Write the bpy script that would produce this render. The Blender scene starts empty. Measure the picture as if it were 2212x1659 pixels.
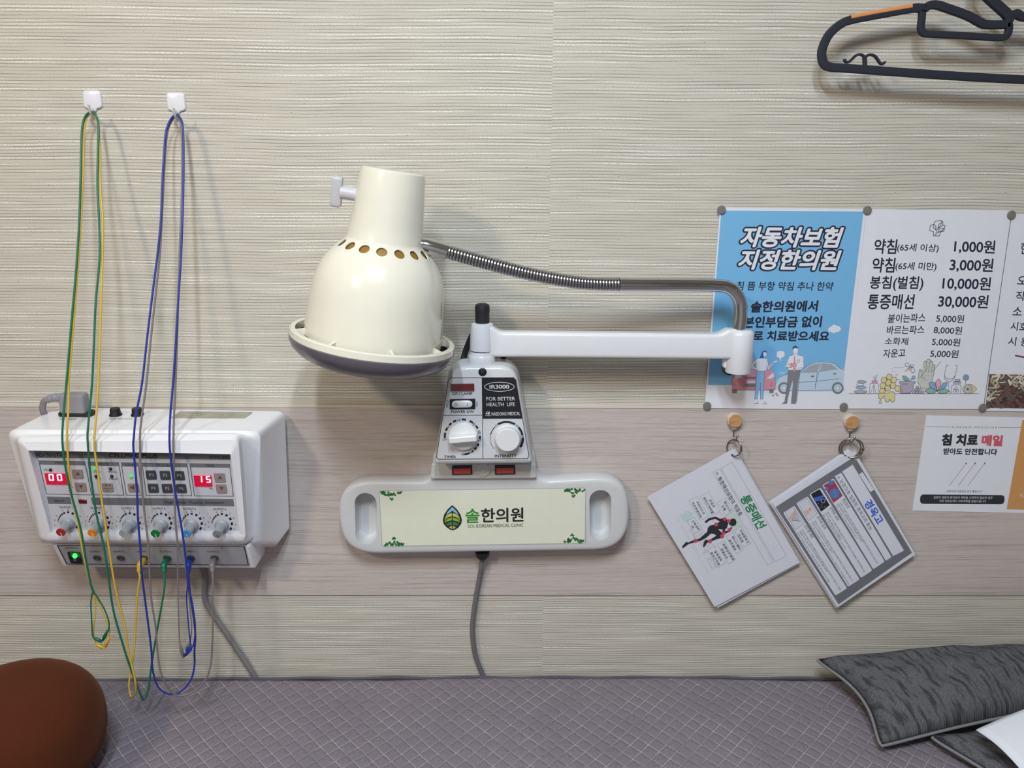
import bpy, bmesh, math, random
from mathutils import Vector, Matrix
from mathutils.geometry import tessellate_polygon

# ------------------------------------------------------------------ camera
SC = bpy.context.scene
COL = SC.collection
W, H = 2212, 1659
FPX = 1750.0
PITCH, YAW, ROLL = math.radians(15.0), math.radians(.64), math.radians(.33)
DIST, CAMZ = 1.175, 1.405
_cy, _sy = math.cos(YAW), math.sin(YAW)
FWD = Vector((_sy * math.cos(PITCH), _cy * math.cos(PITCH), -math.sin(PITCH)))
_r = Vector((_cy, -_sy, 0)); _u = _r.cross(FWD)
RGT = math.cos(ROLL) * _r + math.sin(ROLL) * _u
UPV = -math.sin(ROLL) * _r + math.cos(ROLL) * _u
CAM = Vector((0, -DIST, CAMZ))
cam = bpy.data.objects.new('camera', bpy.data.cameras.new('camera'))
COL.objects.link(cam)
cam.matrix_world = Matrix(((RGT.x, UPV.x, -FWD.x, CAM.x), (RGT.y, UPV.y, -FWD.y, CAM.y),
                           (RGT.z, UPV.z, -FWD.z, CAM.z), (0, 0, 0, 1)))
cam.data.sensor_width = 36.0
cam.data.lens = FPX / W * 36.0
cam.data.clip_start = .02
SC.camera = cam

# ------------------------------------------------------------------ world, lamps, exposure
SC.view_settings.view_transform = 'Standard'
SC.view_settings.look = 'None'
SC.view_settings.gamma = 1.0
SC.view_settings.use_curve_mapping = False
SC.view_settings.exposure = 0.05
wd = bpy.data.worlds.new('world'); SC.world = wd; wd.use_nodes = True
wd.node_tree.nodes['Background'].inputs[0].default_value = (.75, .85, 1.0, 1)
wd.node_tree.nodes['Background'].inputs[1].default_value = .25
def area(name, loc, size, power, col, target=None):
    l = bpy.data.lights.new(name, 'AREA'); l.shape = 'RECTANGLE'
    l.size, l.size_y = size; l.energy = power; l.color = col
    o = bpy.data.objects.new(name, l); COL.objects.link(o); o.location = loc
    if target is not None:
        o.rotation_euler = (Vector(target) - Vector(loc)).to_track_quat('-Z', 'Y').to_euler()
    return o
COOL = (.80, .90, 1.0); WARM = (1.0, .83, .60)
area('ceiling_strip_lamp', (-.24, -1.30, 2.36), (.06, .55), 17.5, COOL)
area('ceiling_strip_lamp', (.08, -1.30, 2.36), (.06, .55), 17.5, COOL)
area('ceiling_round_lamp', (-1.20, -1.75, 2.34), (.20, .20), 16.0, WARM, (-.1, 0, 1.2))

# ------------------------------------------------------------------ helpers
def ray(px, py):
    return FWD + RGT * ((px - W / 2) / FPX) - UPV * ((py - H / 2) / FPX)
def at(px, py, Y=0.0):
    d = ray(px, py); return CAM + d * ((DIST + Y) / d.y)
def at_z(px, py, Z):
    d = ray(px, py); return CAM + d * ((Z - CAMZ) / d.z)
def crop(x0, y0, s):
    return lambda x, y: (x0 + x * s, y0 + y * s)
def s2l(c):
    c /= 255.0
    return c / 12.92 if c <= .04045 else ((c + .055) / 1.055) ** 2.4
MATS = {}
def M(name, rgb=None, rough=.5, metal=0.0, spec=.5, emit=0, coat=0, var=.03, scale=60, bump=0):
    """plain procedural surface: colour with a little noise"""
    if name in MATS: return MATS[name]
    m = bpy.data.materials.new(name); m.use_nodes = True
    nt = m.node_tree; b = nt.nodes['Principled BSDF']
    col = (s2l(rgb[0]), s2l(rgb[1]), s2l(rgb[2]), 1)
    b.inputs['Roughness'].default_value = rough
    b.inputs['Metallic'].default_value = metal
    b.inputs['Specular IOR Level'].default_value = spec
    b.inputs['Coat Weight'].default_value = coat
    if emit:
        b.inputs['Emission Color'].default_value = col
        b.inputs['Emission Strength'].default_value = emit
        b.inputs['Base Color'].default_value = col
    else:
        tc = nt.nodes.new('ShaderNodeTexCoord'); n = nt.nodes.new('ShaderNodeTexNoise')
        n.inputs['Scale'].default_value = scale
        r = nt.nodes.new('ShaderNodeValToRGB')
        r.color_ramp.elements[0].color = tuple(c * (1 - var) for c in col[:3]) + (1,)
        r.color_ramp.elements[1].color = tuple(min(1, c * (1 + var)) for c in col[:3]) + (1,)
        nt.links.new(tc.outputs['Object'], n.inputs['Vector'])
        nt.links.new(n.outputs['Fac'], r.inputs[0])
        nt.links.new(r.outputs[0], b.inputs['Base Color'])
        if bump:
            bp = nt.nodes.new('ShaderNodeBump'); bp.inputs['Strength'].default_value = bump
            bp.inputs['Distance'].default_value = .0008
            nt.links.new(n.outputs['Fac'], bp.inputs['Height']); nt.links.new(bp.outputs[0], b.inputs['Normal'])
    MATS[name] = m
    return m
class G:
    """small node-graph helper"""
    def __init__(s, name):
        s.m = bpy.data.materials.new(name); s.m.use_nodes = True; s.nt = s.m.node_tree
        s.b = s.nt.nodes['Principled BSDF']; MATS[name] = s.m
    def put(s, sock, v):
        if isinstance(v, bpy.types.NodeSocket): s.nt.links.new(v, sock)
        else: sock.default_value = v
    def math(s, op, a, b=0.0, c=0.0, clamp=False):
        n = s.nt.nodes.new('ShaderNodeMath'); n.operation = op; n.use_clamp = clamp
        s.put(n.inputs[0], a); s.put(n.inputs[1], b); s.put(n.inputs[2], c); return n.outputs[0]
    def xyz(s):
        t = s.nt.nodes.new('ShaderNodeTexCoord'); q = s.nt.nodes.new('ShaderNodeSeparateXYZ')
        s.nt.links.new(t.outputs['Object'], q.inputs[0]); return q.outputs
    def comb(s, x, y, z):
        n = s.nt.nodes.new('ShaderNodeCombineXYZ')
        for i, v in enumerate((x, y, z)): s.put(n.inputs[i], v)
        return n.outputs[0]
    def noise(s, vec, scale=1.0, detail=2.0, rough=.5):
        n = s.nt.nodes.new('ShaderNodeTexNoise'); s.put(n.inputs['Vector'], vec)
        n.inputs['Scale'].default_value = scale; n.inputs['Detail'].default_value = detail
        n.inputs['Roughness'].default_value = rough; return n.outputs['Fac']
    def ramp(s, fac, stops):
        n = s.nt.nodes.new('ShaderNodeValToRGB'); s.put(n.inputs[0], fac)
        e = n.color_ramp.elements
        while len(e) < len(stops): e.new(.5)
        for i, (p, c) in enumerate(stops):
            e[i].position = p
            e[i].color = (c, c, c, 1) if isinstance(c, (int, float)) else (s2l(c[0]), s2l(c[1]), s2l(c[2]), 1)
        return n.outputs[0]
    def mix(s, fac, a, b, mode='MIX'):
        n = s.nt.nodes.new('ShaderNodeMixRGB'); n.blend_type = mode
        s.put(n.inputs[0], fac)
        for i, v in ((1, a), (2, b)):
            if isinstance(v, tuple): v = (s2l(v[0]), s2l(v[1]), s2l(v[2]), 1)
            s.put(n.inputs[i], v)
        return n.outputs[0]
    def bump(s, h, strength=.3, dist=.001):
        n = s.nt.nodes.new('ShaderNodeBump'); n.inputs['Strength'].default_value = strength
        n.inputs['Distance'].default_value = dist; s.put(n.inputs['Height'], h)
        s.nt.links.new(n.outputs[0], s.b.inputs['Normal'])
    def out(s, color, rough=.6, spec=.5):
        s.put(s.b.inputs['Base Color'], color); s.put(s.b.inputs['Roughness'], rough)
        s.put(s.b.inputs['Specular IOR Level'], spec); return s.m

class MB:
    """collects polygons with materials; build() links them as ONE mesh object"""
    def __init__(s): s.v, s.f, s.mi, s.ms = [], [], [], []
    def slot(s, m):
        if m not in s.ms: s.ms.append(m)
        return s.ms.index(m)
    def add(s, vs, fs, m):
        o = len(s.v); k = s.slot(m)
        s.v += [Vector(p) for p in vs]
        for f in fs: s.f.append([i + o for i in f]); s.mi.append(k)
    def loft(s, rings, m, cap0=True, cap1=True, closed=True):
        n = len(rings[0]); vs = [p for r in rings for p in r]; fs = []
        for a in range(len(rings) - 1):
            for i in range(n if closed else n - 1):
                j = (i + 1) % n
                fs.append((a * n + i, a * n + j, (a + 1) * n + j, (a + 1) * n + i))
        if cap0: fs.append(tuple(range(n - 1, -1, -1)))
        if cap1: fs.append(tuple((len(rings) - 1) * n + i for i in range(n)))
        s.add(vs, fs, m)
    def tube(s, path, r, m, n=10, caps=True, prof=None, up=None):
        """sweep a circle (radius or list of radii) or a 2D profile along a path"""
        path = [Vector(p) for p in path]; N = len(path)
        rs = r if isinstance(r, (list, tuple)) else [r] * N
        T = [(path[min(i + 1, N - 1)] - path[max(i - 1, 0)]).normalized() for i in range(N)]
        u = Vector(up) if up is not None else (Vector((0, 1, 0)) if abs(T[0].y) < .9 else Vector((1, 0, 0)))
        rings = []
        for i in range(N):
            if up is not None: u = Vector(up)
            a = (u - T[i] * u.dot(T[i])).normalized(); b = T[i].cross(a); u = a
            if prof is None:
                rings.append([path[i] + (a * math.cos(2 * math.pi * k / n) + b * math.sin(2 * math.pi * k / n)) * rs[i] for k in range(n)])
            else:
                rings.append([path[i] + (a * p[0] + b * p[1]) * rs[i] for p in prof])
        s.loft(rings, m, caps, caps)
    def lathe(s, base, axis, prof, m, n=32, flute=None, caps=True):
        """prof: (radius, height) pairs from base along axis"""
        ax = Vector(axis).normalized()
        a = ax.orthogonal().normalized(); b = ax.cross(a); base = Vector(base); rings = []
        for r, h in prof:
            rr = [r * (flute(k, r) if flute else 1) for k in range(n)]
            rings.append([base + ax * h + (a * math.cos(2 * math.pi * k / n) + b * math.sin(2 * math.pi * k / n)) * rr[k] for k in range(n)])
        s.loft(rings, m, caps, caps)
    def box(s, a, b, m, bev=0):
        x0, y0, z0 = a; x1, y1, z1 = b
        if not bev:
            s.add([(x, y, z) for x in (x0, x1) for y in (y0, y1) for z in (z0, z1)],
                  [(0, 1, 3, 2), (4, 6, 7, 5), (0, 4, 5, 1), (2, 3, 7, 6), (0, 2, 6, 4), (1, 5, 7, 3)], m); return
        q = lambda d, y: rpoly([(x0 + d, z0 + d), (x1 - d, z0 + d), (x1 - d, z1 - d), (x0 + d, z1 - d)], bev)
        rings = [[Vector((p[0], y, p[1])) for p in q(d, y)] for d, y in
                 ((bev, y1), (bev * .3, y1 - bev * .3), (0, y1 - bev), (0, y0 + bev), (bev * .3, y0 + bev * .3), (bev, y0))]
        s.loft(rings, m)
    def build(s, name, parent=None, smooth=35, origin=None):
        me = bpy.data.meshes.new(name)
        if parent is not None: o = ORG[parent.name]
        elif origin is not None: o = Vector(origin)
        else:
            lo = [min(p[i] for p in s.v) for i in range(3)]; hi = [max(p[i] for p in s.v) for i in range(3)]
            o = Vector(((lo[0] + hi[0]) / 2, (lo[1] + hi[1]) / 2, lo[2]))
        me.from_pydata([p - o for p in s.v], [], s.f)
        for m in s.ms: me.materials.append(m)
        for p, k in zip(me.polygons, s.mi): p.material_index = k
        bm = bmesh.new(); bm.from_mesh(me); bmesh.ops.recalc_face_normals(bm, faces=bm.faces)
        bm.to_mesh(me); bm.free()
        if smooth:
            for p in me.polygons: p.use_smooth = True
            me.set_sharp_from_angle(angle=math.radians(smooth))
        ob = bpy.data.objects.new(name, me); COL.objects.link(ob)
        if parent is not None: ob.parent = parent
        else: ob.location = o
        ORG[ob.name] = o
        return ob
ORG = {}
def thing(name, label, cat, loc, group=None):
    o = bpy.data.objects.new(name, None); COL.objects.link(o); o.location = loc
    o.empty_display_size = .02; ORG[o.name] = Vector(loc); return tag(o, label, cat, group)
def tag(o, label, cat, group=None):
    o['label'] = label; o['category'] = cat
    if group: o['group'] = group
    return o
def struct(o): o['kind'] = 'structure'; return o
def copy_tree(o, loc):
    """a thing with copies of its parts and sub-parts"""
    r = o.copy(); COL.objects.link(r); r.location = loc; ORG[r.name] = Vector(loc)
    for ch in list(o.children):
        c = ch.copy(); COL.objects.link(c); c.parent = r; ORG[c.name] = Vector(loc)
        for g in list(ch.children):
            d = g.copy(); COL.objects.link(d); d.parent = c
    return r
def rpoly(pts, r, n=4):
    """round the corners of a polygon (points may be 2D or 3D)"""
    out = []; N = len(pts); P = [Vector(p) for p in pts]
    for i in range(N):
        p, a, b = P[i], P[i - 1], P[(i + 1) % N]
        rr = r[i] if isinstance(r, (list, tuple)) else r
        da, db = (a - p), (b - p)
        qa = p + da.normalized() * min(rr, da.length * .49); qb = p + db.normalized() * min(rr, db.length * .49)
        for k in range(n + 1):
            t = k / n; out.append(qa * (1 - t) ** 2 + p * 2 * t * (1 - t) + qb * t * t)
    return out
def inset(pts, d):
    """offset a closed 2D polygon inwards by d"""
    N = len(pts); out = []
    ar = sum(pts[i][0] * pts[(i + 1) % N][1] - pts[(i + 1) % N][0] * pts[i][1] for i in range(N))
    sg = 1 if ar > 0 else -1
    for i in range(N):
        a, p, b = Vector(pts[i - 1][:2]), Vector(pts[i][:2]), Vector(pts[(i + 1) % N][:2])
        e1 = (p - a); e2 = (b - p)
        if e1.length < 1e-7: e1 = e2
        if e2.length < 1e-7: e2 = e1
        e1 = e1.normalized(); e2 = e2.normalized()
        n = Vector((-e1.y - e2.y, e1.x + e2.x)) * sg
        n = n.normalized() if n.length > 1e-6 else Vector((-e1.y, e1.x)) * sg
        c = max(.5, n.dot(Vector((-e1.y, e1.x)) * sg))
        out.append(p + n * (d / c))
    return out
def spline(pts, k=6):
    """Catmull-Rom through points of any dimension"""
    P = [Vector(p) for p in pts]
    if len(P) < 3: return P
    out = []
    for i in range(len(P) - 1):
        a, b, c, d = P[max(i - 1, 0)], P[i], P[i + 1], P[min(i + 2, len(P) - 1)]
        for j in range(k):
            t = j / k
            out.append(.5 * ((2 * b) + (c - a) * t + (2 * a - 5 * b + 4 * c - d) * t * t + (3 * b - a - 3 * c + d) * t ** 3))
    return out + [P[-1]]
def lerp(a, b, t): return a + (b - a) * t
_TX = {}
def text_mesh(s, off=0.0):
    if (s, off) not in _TX:
        cu = bpy.data.curves.new('glyphs', 'FONT'); cu.body = s; cu.offset = off; cu.resolution_u = 4
        o = bpy.data.objects.new('glyphs', cu); COL.objects.link(o)
        me = bpy.data.meshes.new_from_object(o.evaluated_get(bpy.context.evaluated_depsgraph_get()))
        _TX[(s, off)] = ([(v.co.x, v.co.y) for v in me.vertices], [tuple(p.vertices) for p in me.polygons])
        bpy.data.objects.remove(o); bpy.data.curves.remove(cu); bpy.data.meshes.remove(me)
    return _TX[(s, off)]
EPS = .00010
class Art:
    """flat printing on a real plane (origin O, axes U, V); points come in picture crop coordinates"""
    def __init__(s, O, U=(1, 0, 0), V=(0, 0, 1), crop=None):
        s.O = Vector(O); s.U = Vector(U).normalized(); V = Vector(V)
        s.V = (V - s.U * V.dot(s.U)).normalized(); s.N = s.U.cross(s.V); s.crop = crop; s.mb = MB(); s.k = 1
    def P(s, x, y):
        if s.crop: x, y = s.crop(x, y)
        d = ray(x, y); p = CAM + d * ((s.O - CAM).dot(s.N) / d.dot(s.N)) - s.O
        return Vector((p.dot(s.U), p.dot(s.V)))
    def W(s, q, layer=0): return s.O + s.U * q[0] + s.V * q[1] + s.N * (layer * EPS)
    def slab(s, pts, m, thick=.0004, r=0, edge=None):
        q = [s.P(*p) for p in pts]
        if r: q = rpoly(q, r)
        s.mb.loft([[s.W(p) - s.N * thick for p in q], [s.W(p) for p in q]], m)
    def poly_uv(s, q, m, layer):
        s.k += 1; layer = layer + (s.k % 60) * .012
        tri = tessellate_polygon([[Vector((p[0], p[1], 0)) for p in q]])
        s.mb.add([s.W(p, layer) for p in q], tri, m)
    def poly(s, pts, m, layer=1, r=0):
        q = [s.P(*p) for p in pts]
        if r: q = rpoly(q, r)
        s.poly_uv(q, m, layer)
    def blob(s, pts, m, layer=1, k=5):
        q = [Vector(p) for p in pts]; q = spline([q[-1]] + q + [q[0], q[1]], k)[k:-k - 1]
        s.poly([tuple(p) for p in q], m, layer)
    def line(s, pts, w, m, layer=2, close=False, smooth=False):
        """w in crop units"""
        if smooth: pts = [tuple(p) for p in spline(pts, 5)]
        c = s.P(*pts[0]); hw = (s.P(pts[0][0] + w, pts[0][1]) - c).length / 2
        q = [s.P(*p) for p in pts]
        if close: q.append(q[0])
        s.stroke(q, hw, m, layer, close)
    def stroke(s, q, hw, m, layer, close=False):
        L, R = [], []; N = len(q)
        for i in range(N):
            a = q[i - 1] if i else (q[-2] if close else q[0]); b = q[i + 1] if i < N - 1 else (q[1] if close else q[-1])
            e1 = (q[i] - a); e2 = (b - q[i])
            if e1.length < 1e-9: e1 = e2
            if e2.length < 1e-9: e2 = e1
            if e1.length < 1e-9: e1 = e2 = Vector((1, 0))
            e1 = e1.normalized(); e2 = e2.normalized(); n = Vector((-e1.y - e2.y, e1.x + e2.x))
            n = n.normalized() if n.length > 1e-6 else Vector((-e1.y, e1.x))
            c = max(.5, n.dot(Vector((-e1.y, e1.x)))); L.append(q[i] + n * hw / c); R.append(q[i] - n * hw / c)
        s.k += 1; layer = layer + (s.k % 60) * .012
        s.mb.add([s.W(p, layer) for p in L + R], [(i, i + 1, N + i + 1, N + i) for i in range(N - 1)], m)
    def circ(s, x, y, r, m, layer=1, n=20, ry=None, ring=0):
        pts = [(x + r * math.cos(2 * math.pi * i / n), y + (ry or r) * math.sin(2 * math.pi * i / n)) for i in range(n)]
        if ring: s.line(pts, ring, m, layer, close=True)
        else: s.poly(pts, m, layer)
    def text(s, t, BL, BR, TL, m, bold=0.0, layer=2, outline=None, flip=False):
        """fit a text's box to three picture points"""
        base = text_mesh(t)[0]
        x0 = min(p[0] for p in base); x1 = max(p[0] for p in base)
        y0 = min(p[1] for p in base); y1 = max(p[1] for p in base)
        b, r, u = s.P(*BL), s.P(*BR), s.P(*TL)
        jobs = [(0, m, layer, 0, 0)]
        def rim(rad, n, mm, la):   # heavier strokes: the same glyphs shifted all round
            return [(0, mm, la + .02 * k, rad * math.cos(2 * k * math.pi / n), rad * math.sin(2 * k * math.pi / n)) for k in range(n)]
        if bold > 0: jobs += rim(bold, 8, m, layer + .05)
        if outline: jobs += rim(bold + outline[0], 20, outline[1], layer - 1)
        for off, mm, la, ox, oy in jobs:
            vs, fs = text_mesh(t, off)
            s.mb.add([s.W(b + (r - b) * ((x + ox - x0) / (x1 - x0)) + (u - b) * ((y + oy - y0) / (y1 - y0)), la) for x, y in vs], fs, mm)
    def build(s, name, parent=None, **k): return s.mb.build(name, parent, smooth=0, **k)

# ------------------------------------------------------------------ surfaces
def make_wallpaper():
    g = G('slub_wallpaper'); x, y, z = g.xyz()
    seam = g.math('FLOOR', g.math('DIVIDE', g.math('ADD', x, SEAM), 1.06))
    zz = g.math('ADD', z, g.math('MULTIPLY', seam, .1737))
    xs = g.math('ADD', x, g.math('MULTIPLY', seam, 3.31))
    wob = g.noise(g.comb(g.math('MULTIPLY', xs, 2.2), 0.0, g.math('MULTIPLY', zz, 2.5)), 1.0, 2)
    wob2 = g.noise(g.comb(g.math('MULTIPLY', xs, 14.0), 0.0, g.math('MULTIPLY', zz, 60.0)), 1.0, 1)
    zz = g.math('ADD', zz, g.math('ADD', g.math('MULTIPLY', wob, .014), g.math('MULTIPLY', wob2, .0016)))
    t = g.math('DIVIDE', zz, .0043)
    row = g.math('FLOOR', t); f = g.math('SUBTRACT', t, row)
    R = lambda a, k, d=1: g.noise(g.comb(g.math('MULTIPLY', xs, a), g.math('MULTIPLY', row, k), 2.0), 1.0, d)
    thread = g.ramp(f, [(0.0, 1.0), (.13, .75), (.30, 0.0), (.90, 0.0), (1.0, .9)])
    dark = g.math('MULTIPLY', thread, g.ramp(R(9, 3.71), [(.34, .12), (.62, 1.0)]))
    body = g.ramp(f, [(.35, 0.0), (.48, 1.0), (.66, 1.0), (.80, 0.0)])
    slub = g.math('MULTIPLY', body, g.ramp(R(4.5, 7.13), [(.52, 0.0), (.62, 1.0)]))
    fine = g.noise(g.comb(g.math('MULTIPLY', xs, 620), 0.0, g.math('MULTIPLY', zz, 900)), 1.0, 1)
    tone = g.noise(g.comb(g.math('MULTIPLY', xs, 2.0), g.math('MULTIPLY', row, .35), 7.0), 1.0, 2)
    speck = g.ramp(g.noise(g.comb(g.math('MULTIPLY', xs, 330), 0.0, g.math('MULTIPLY', zz, 420)), 1.0, 0), [(.12, 1.0), (.20, 0.0)])
    c = g.mix(tone, (195, 190, 179), (208, 203, 192))
    c = g.mix(g.math('MULTIPLY', dark, .72), c, (104, 100, 92))
    c = g.mix(g.math('MULTIPLY', speck, .75), c, (96, 88, 76))
    glint = g.math('MULTIPLY', slub, g.ramp(fine, [(.40, .1), (.60, 1.0)]))
    c = g.mix(g.math('MULTIPLY', glint, .95), c, (252, 251, 246))
    c = g.mix(.22, c, g.ramp(fine, [(.3, (128, 124, 112)), (.7, (240, 238, 230))]), 'OVERLAY')
    h = g.math('SUBTRACT', g.math('MULTIPLY', slub, .5), dark)
    g.bump(g.math('ADD', h, g.math('MULTIPLY', fine, .3)), .25, .0010)
    g.out(c, g.math('SUBTRACT', .62, g.math('MULTIPLY', glint, .25)), .45)
    return g.m
def make_board():
    g = G('pale_wood_laminate'); x, y, z = g.xyz()
    wob = g.math('MULTIPLY', g.noise(g.comb(g.math('MULTIPLY', x, 2.2), 0.0, g.math('MULTIPLY', z, 6.0)), detail=3), .022)
    zz = g.math('ADD', z, wob)
    V = lambda a, b: g.comb(g.math('MULTIPLY', x, a), 0.0, g.math('MULTIPLY', zz, b))
    broad = g.noise(V(1.6, 22), detail=3)
    grain = g.ramp(g.noise(V(4.5, 420), detail=3, rough=.6), [(.32, 1.0), (.50, 0.0)])
    fine = g.noise(V(40, 900), detail=1)
    c = g.mix(broad, (187, 177, 172), (208, 199, 194))
    c = g.mix(g.math('MULTIPLY', grain, .55), c, (146, 135, 128))
    c = g.mix(.15, c, g.ramp(fine, [(.3, (120, 115, 110)), (.7, (225, 220, 215))]), 'OVERLAY')
    g.bump(g.math('MULTIPLY', grain, -1.0), .12, .0006)
    return g.out(c, .5, .4)
def make_quilt():
    g = G('quilted_mauve_fabric'); x, y, z = g.xyz()
    x2 = g.math('ADD', x, g.math('MULTIPLY', g.math('SUBTRACT', g.noise(g.comb(x, y, 0.0), 6, 1), .5), .009))
    y2 = g.math('ADD', y, g.math('MULTIPLY', g.math('SUBTRACT', g.noise(g.comb(y, x, 3.0), 6, 1), .5), .009))
    pitch = .0185 * math.sqrt(2)
    p = g.math('DIVIDE', g.math('ADD', x2, g.math('MULTIPLY', y2, .92)), pitch)
    q = g.math('DIVIDE', g.math('SUBTRACT', x2, g.math('MULTIPLY', y2, .92)), pitch)
    def tri(t): return g.math('ABSOLUTE', g.math('SUBTRACT', g.math('FRACT', t), .5))     # .5 on the stitch line
    tp, tq = tri(p), tri(q)
    lp = g.math('GREATER_THAN', tp, .477); lq = g.math('GREATER_THAN', tq, .477)
    dash = lambda t: g.math('GREATER_THAN', g.math('FRACT', g.math('MULTIPLY', t, 6.0)), .32)
    fib = g.noise(g.comb(x, y, z), 700, 1)
    st = g.math('MAXIMUM', g.math('MULTIPLY', lp, dash(q)), g.math('MULTIPLY', lq, dash(p)))
    fade = g.ramp(g.noise(g.comb(x, y, 5.0), 20, 1), [(.36, .2), (.62, 1.0)])
    st = g.math('MULTIPLY', st, fade)
    c = g.mix(g.noise(g.comb(x, y, 0.0), 7, 2), (132, 124, 132), (143, 135, 143))
    c = g.mix(.35, c, g.ramp(fib, [(.3, (70, 66, 70)), (.7, (190, 186, 190))]), 'OVERLAY')
    c = g.mix(g.math('MULTIPLY', st, .95), c, (218, 211, 213))
    pk = lambda t: g.math('POWER', g.math('MULTIPLY', t, 2.0), 4.0)
    h = g.math('SUBTRACT', 1.0, g.math('MAXIMUM', pk(tp), pk(tq)))
    g.bump(g.math('ADD', h, g.math('MULTIPLY', fib, .12)), .7, .0024)
    return g.out(c, .9, .2)
def make_corduroy(name, c0, c1, line, rot):
    g = G(name); x, y, z = g.xyz()
    a, b = math.cos(rot), math.sin(rot)
    u = g.math('ADD', g.math('MULTIPLY', x, a), g.math('MULTIPLY', y, b))
    v = g.math('SUBTRACT', g.math('MULTIPLY', y, a), g.math('MULTIPLY', x, b))
    wv = g.math('SINE', g.math('MULTIPLY', u, 1700)); wu = g.math('SINE', g.math('MULTIPLY', v, 1300))
    fib = g.noise(g.comb(g.math('MULTIPLY', u, 300), g.math('MULTIPLY', v, 300), z), 1.0, 3)
    crush = g.ramp(g.noise(g.comb(g.math('MULTIPLY', u, 150), g.math('MULTIPLY', v, 32), z), 1.0, 3), [(.36, 1.0), (.5, 0.0)])
    c = g.mix(fib, c0, c1)
    c = g.mix(g.math('MULTIPLY', crush, .7), c, line)
    c = g.mix(.35, c, g.ramp(g.math('ADD', .5, g.math('MULTIPLY', g.math('MULTIPLY', wv, wu), .35)), [(0, (40, 40, 42)), (1, (210, 210, 212))]), 'OVERLAY')
    g.bump(g.math('ADD', g.math('MULTIPLY', crush, -1.0), g.math('ADD', fib, g.math('MULTIPLY', wv, .2))), .5, .0018)
    return g.out(c, .95, .15)
def make_suede():
    g = G('rust_brown_suede'); x, y, z = g.xyz()
    f = g.noise(g.comb(x, y, z), 900, 2); t = g.noise(g.comb(x, y, z), 14, 2)
    c = g.mix(t, (76, 37, 20), (90, 44, 25)); c = g.mix(.3, c, g.ramp(f, [(.3, (70, 60, 55)), (.7, (190, 180, 170))]), 'OVERLAY')
    g.bump(f, .3, .0008); g.put(g.b.inputs['Sheen Weight'], .2); g.put(g.b.inputs['Sheen Tint'], (.6, .3, .18, 1))
    return g.out(c, .95, .15)
def make_grain(name, c0, c1, sx, sz):
    g = G(name); x, y, z = g.xyz()
    n = g.noise(g.comb(g.math('MULTIPLY', x, sx), 0.0, g.math('MULTIPLY', z, sz)), 1.0, 3)
    return g.out(g.mix(g.ramp(n, [(.35, 0.0), (.65, 1.0)]), c0, c1), .5, .4)

# ------------------------------------------------------------------ the room
SEAM = -at(1184, 700, 0).x + 1.06 * 4
WALLP = make_wallpaper(); BOARD = make_board()
PAINT = M('white_room_paint', (214, 214, 212), .8); PALE = M('pale_fill_wall', (206, 202, 198), .9); TAUPEW = M('taupe_low_bounce_wall', (150, 142, 136), .9); FLOORM = M('grey_floor', (150, 142, 134), .6)  # unseen walls: front made paler for fill light, sides darker to cut bounce
XL, XR, YF, ZC = -1.75, 1.75, -2.7, 2.4
def room_box(name, a, b, m):
    mb = MB(); mb.box(a, b, m); return struct(mb.build(name, smooth=0, origin=(0, 0, 0)))
room_box('wall_back', (XL, 0, 0), (XR, .1, ZC), WALLP)
room_box('wall_left', (XL - .1, YF, 0), (XL, .1, ZC), TAUPEW)
room_box('wall_right', (XR, YF, 0), (XR + .1, .1, ZC), TAUPEW)
room_box('wall_front', (XL, YF - .1, 0), (XR, YF, ZC), PALE)
room_box('floor', (XL, YF, -.1), (XR, .1, 0), FLOORM)
room_box('ceiling', (XL, YF, ZC), (XR, .1, ZC + .1), PAINT)
ZB0, ZB1 = at(1106, 1285.5, -.003).z, at(1106, 881, -.003).z
BY = -.003
room_box('trim_1', (XL, BY, ZB0), (XR, 0, ZB1), BOARD)
mb = MB(); mb.box((XL, BY - .0008, ZB1), (XR, 0, ZB1 + .0035), M('edge_highlight_tint', (214, 206, 190), .45))  # pale strip standing in for the highlight along the board's top edge
struct(mb.build('trim_highlight', smooth=0, origin=(0, 0, 0)))

# ------------------------------------------------------------------ treatment bed
BEDZ = .597
QUILT = make_quilt()
bed = thing('treatment_bed', 'treatment bed with a quilted mauve-grey cover along the wall', 'bed', (0, -.41, 0))
bx0, bx1, by0, by1 = -1.15, 1.15, -.80, -.012
nx, ny = 150, 60
rnd = random.Random(4)
ph = [rnd.uniform(0, 6.28) for _ in range(8)]
def bed_h(x, y):
    e = .0022 * math.sin(3.1 * x + ph[0]) + .0016 * math.sin(7.3 * x + 2 * y + ph[1]) + .001 * math.sin(17 * x + 5 * y + ph[2])
    d = by1 - y
    rim = -.010 * max(0, 1 - d / .02) ** 2
    return BEDZ + e + rim
vs = []
for j in range(ny + 1):
    for i in range(nx + 1):
        x = lerp(bx0, bx1, i / nx); y = lerp(by1, by0, (j / ny) ** 1.4)
        yy = y + (.0018 * math.sin(11 * x + ph[3]) + .0012 * math.sin(29 * x + ph[4]) if j == 0 else 0)
        vs.append(Vector((x, yy, bed_h(x, y))))
fs = [(j * (nx + 1) + i, j * (nx + 1) + i + 1, (j + 1) * (nx + 1) + i + 1, (j + 1) * (nx + 1) + i) for j in range(ny) for i in range(nx)]
o = len(vs)
loop = [i for i in range(nx + 1)] + [j * (nx + 1) + nx for j in range(1, ny + 1)] + [ny * (nx + 1) + i for i in range(nx - 1, -1, -1)] + [j * (nx + 1) for j in range(ny - 1, 0, -1)]
for k in loop: vs.append(Vector((vs[k].x, vs[k].y, BEDZ - .09)))
L = len(loop)
for k in range(L): fs.append((loop[k], loop[(k + 1) % L], o + (k + 1) % L, o + k))
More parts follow.
